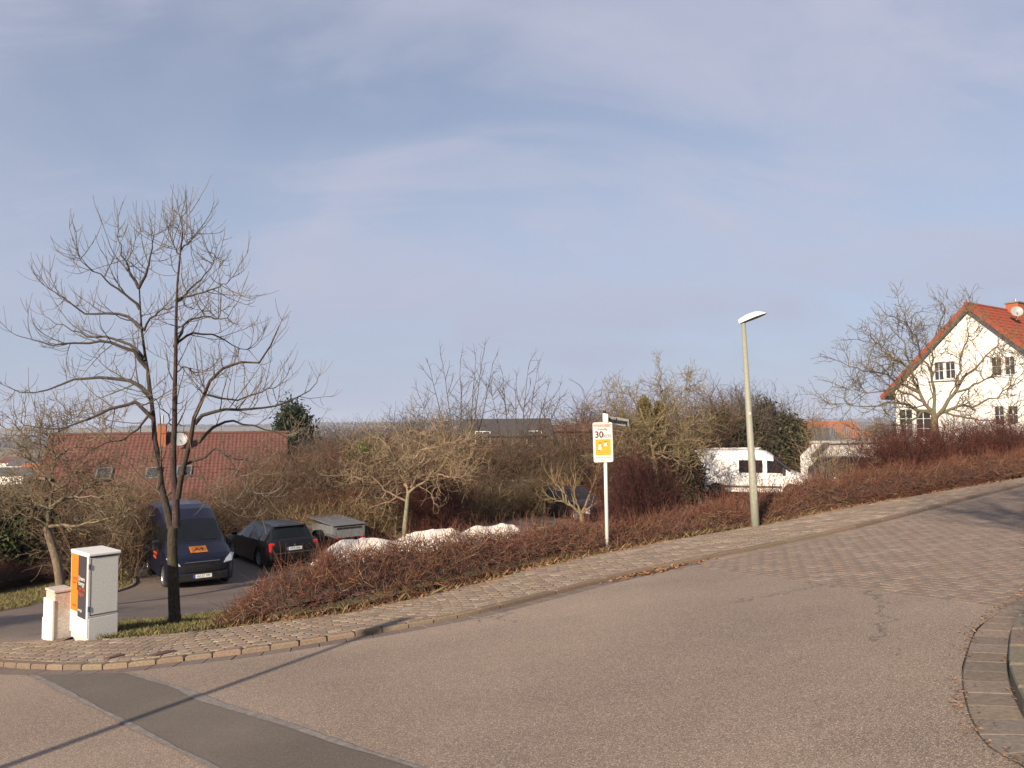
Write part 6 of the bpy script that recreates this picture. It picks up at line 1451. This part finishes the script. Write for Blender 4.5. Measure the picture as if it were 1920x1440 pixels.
evergreen('evergreen_bush', 'broad evergreen bush outside the picture on the left that shades the driveway', -13.2, 8.0, 3.0, 3.0, (.042, .055, .018), 75, n=9000, size=.08, shape='round', cat='shrub')  # unseen stand-in, added to cast the shade on the driveway
# shrubs and a tree across the road on the right: they throw the shadows on the paving
shrub('red', 3.52, 4.5, .85, 'low bare shrub behind the right-hand kerb', z=plane(3.52, 4.5) + .06, wide=.5); shrub('tan', 5.4, 5.0, 1.3, 'bare shrub behind the right-hand kerb just outside the picture', z=plane(5.4, 5.0) + .06, wide=.7)
shrub('red', 3.92, 4.9, .75, 'second low bare shrub behind the right-hand kerb', z=plane(3.78, 4.95) + .06, wide=.55)
def bed_tree(x, y, h, label, seed, c):
    rng = np.random.default_rng(seed); root = empty('bed_tree', (x, y, plane(x, y)), 0, label, 'tree'); w = Wood(rng)
    tp = np.array([[[0, 0, -.2], [.03, .02, h * .2], [.0, .05, h * .42], [-.04, .03, h * .58]]]); tr_ = np.array([[.13, .11, .10, .09]]); w.add(tp, tr_, 9, c, 0); link('trunk', w.mesh('trunk'), root, M['bark'])
    b_ = Wood(rng); P, Rr = grow(rng, tp, tr_, 16, .75, 1.0, h * .25, h * .45, 42, .12, .1, 7, .6, .1, .02); b_.add(P, Rr, 5, c, .1)
    P, Rr = grow(rng, P, Rr, 9, .2, 1.0, h * .12, h * .3, 45, .08, .12, 5, .55, .3, .008); b_.add(P, Rr, 4, c, .1); P, Rr = grow(rng, P, Rr, 6, .1, 1.0, h * .06, h * .15, 45, .06, .15, 4, .6, .3, .005); b_.add(P, Rr, 3, c, .1)
    link('crown', b_.mesh('crown'), root, M['twig'])
bed_tree(1.0, -2.8, 11.0, 'bare tree across the road, outside the picture, that shades the block paving', 43, (.1, .08, .06))
bed_tree(2.3, -4.4, 12.5, 'second bare tree across the road, outside the picture on the right', 44, (.1, .08, .06))

# ------------------------------------------------------------------ air
m = MB(); m.box((0, 0, 20), (4850, 4850, 95)); hz = m.build('haze', None); tag(hz, 'thin pale haze filling the air over the valley', 'haze', kind='stuff')
hm = bpy.data.materials.new('haze'); hm.use_nodes = True; hn_ = hm.node_tree.nodes; hn_.clear(); ho = hn_.new('ShaderNodeOutputMaterial'); pv = hn_.new('ShaderNodeVolumePrincipled')
pv.inputs['Color'].default_value = (.72, .82, 1.0, 1); pv.inputs['Density'].default_value = .00016; pv.inputs['Anisotropy'].default_value = 0.0
hm.node_tree.links.new(pv.outputs[0], ho.inputs['Volume']); hz.data.materials.append(hm)
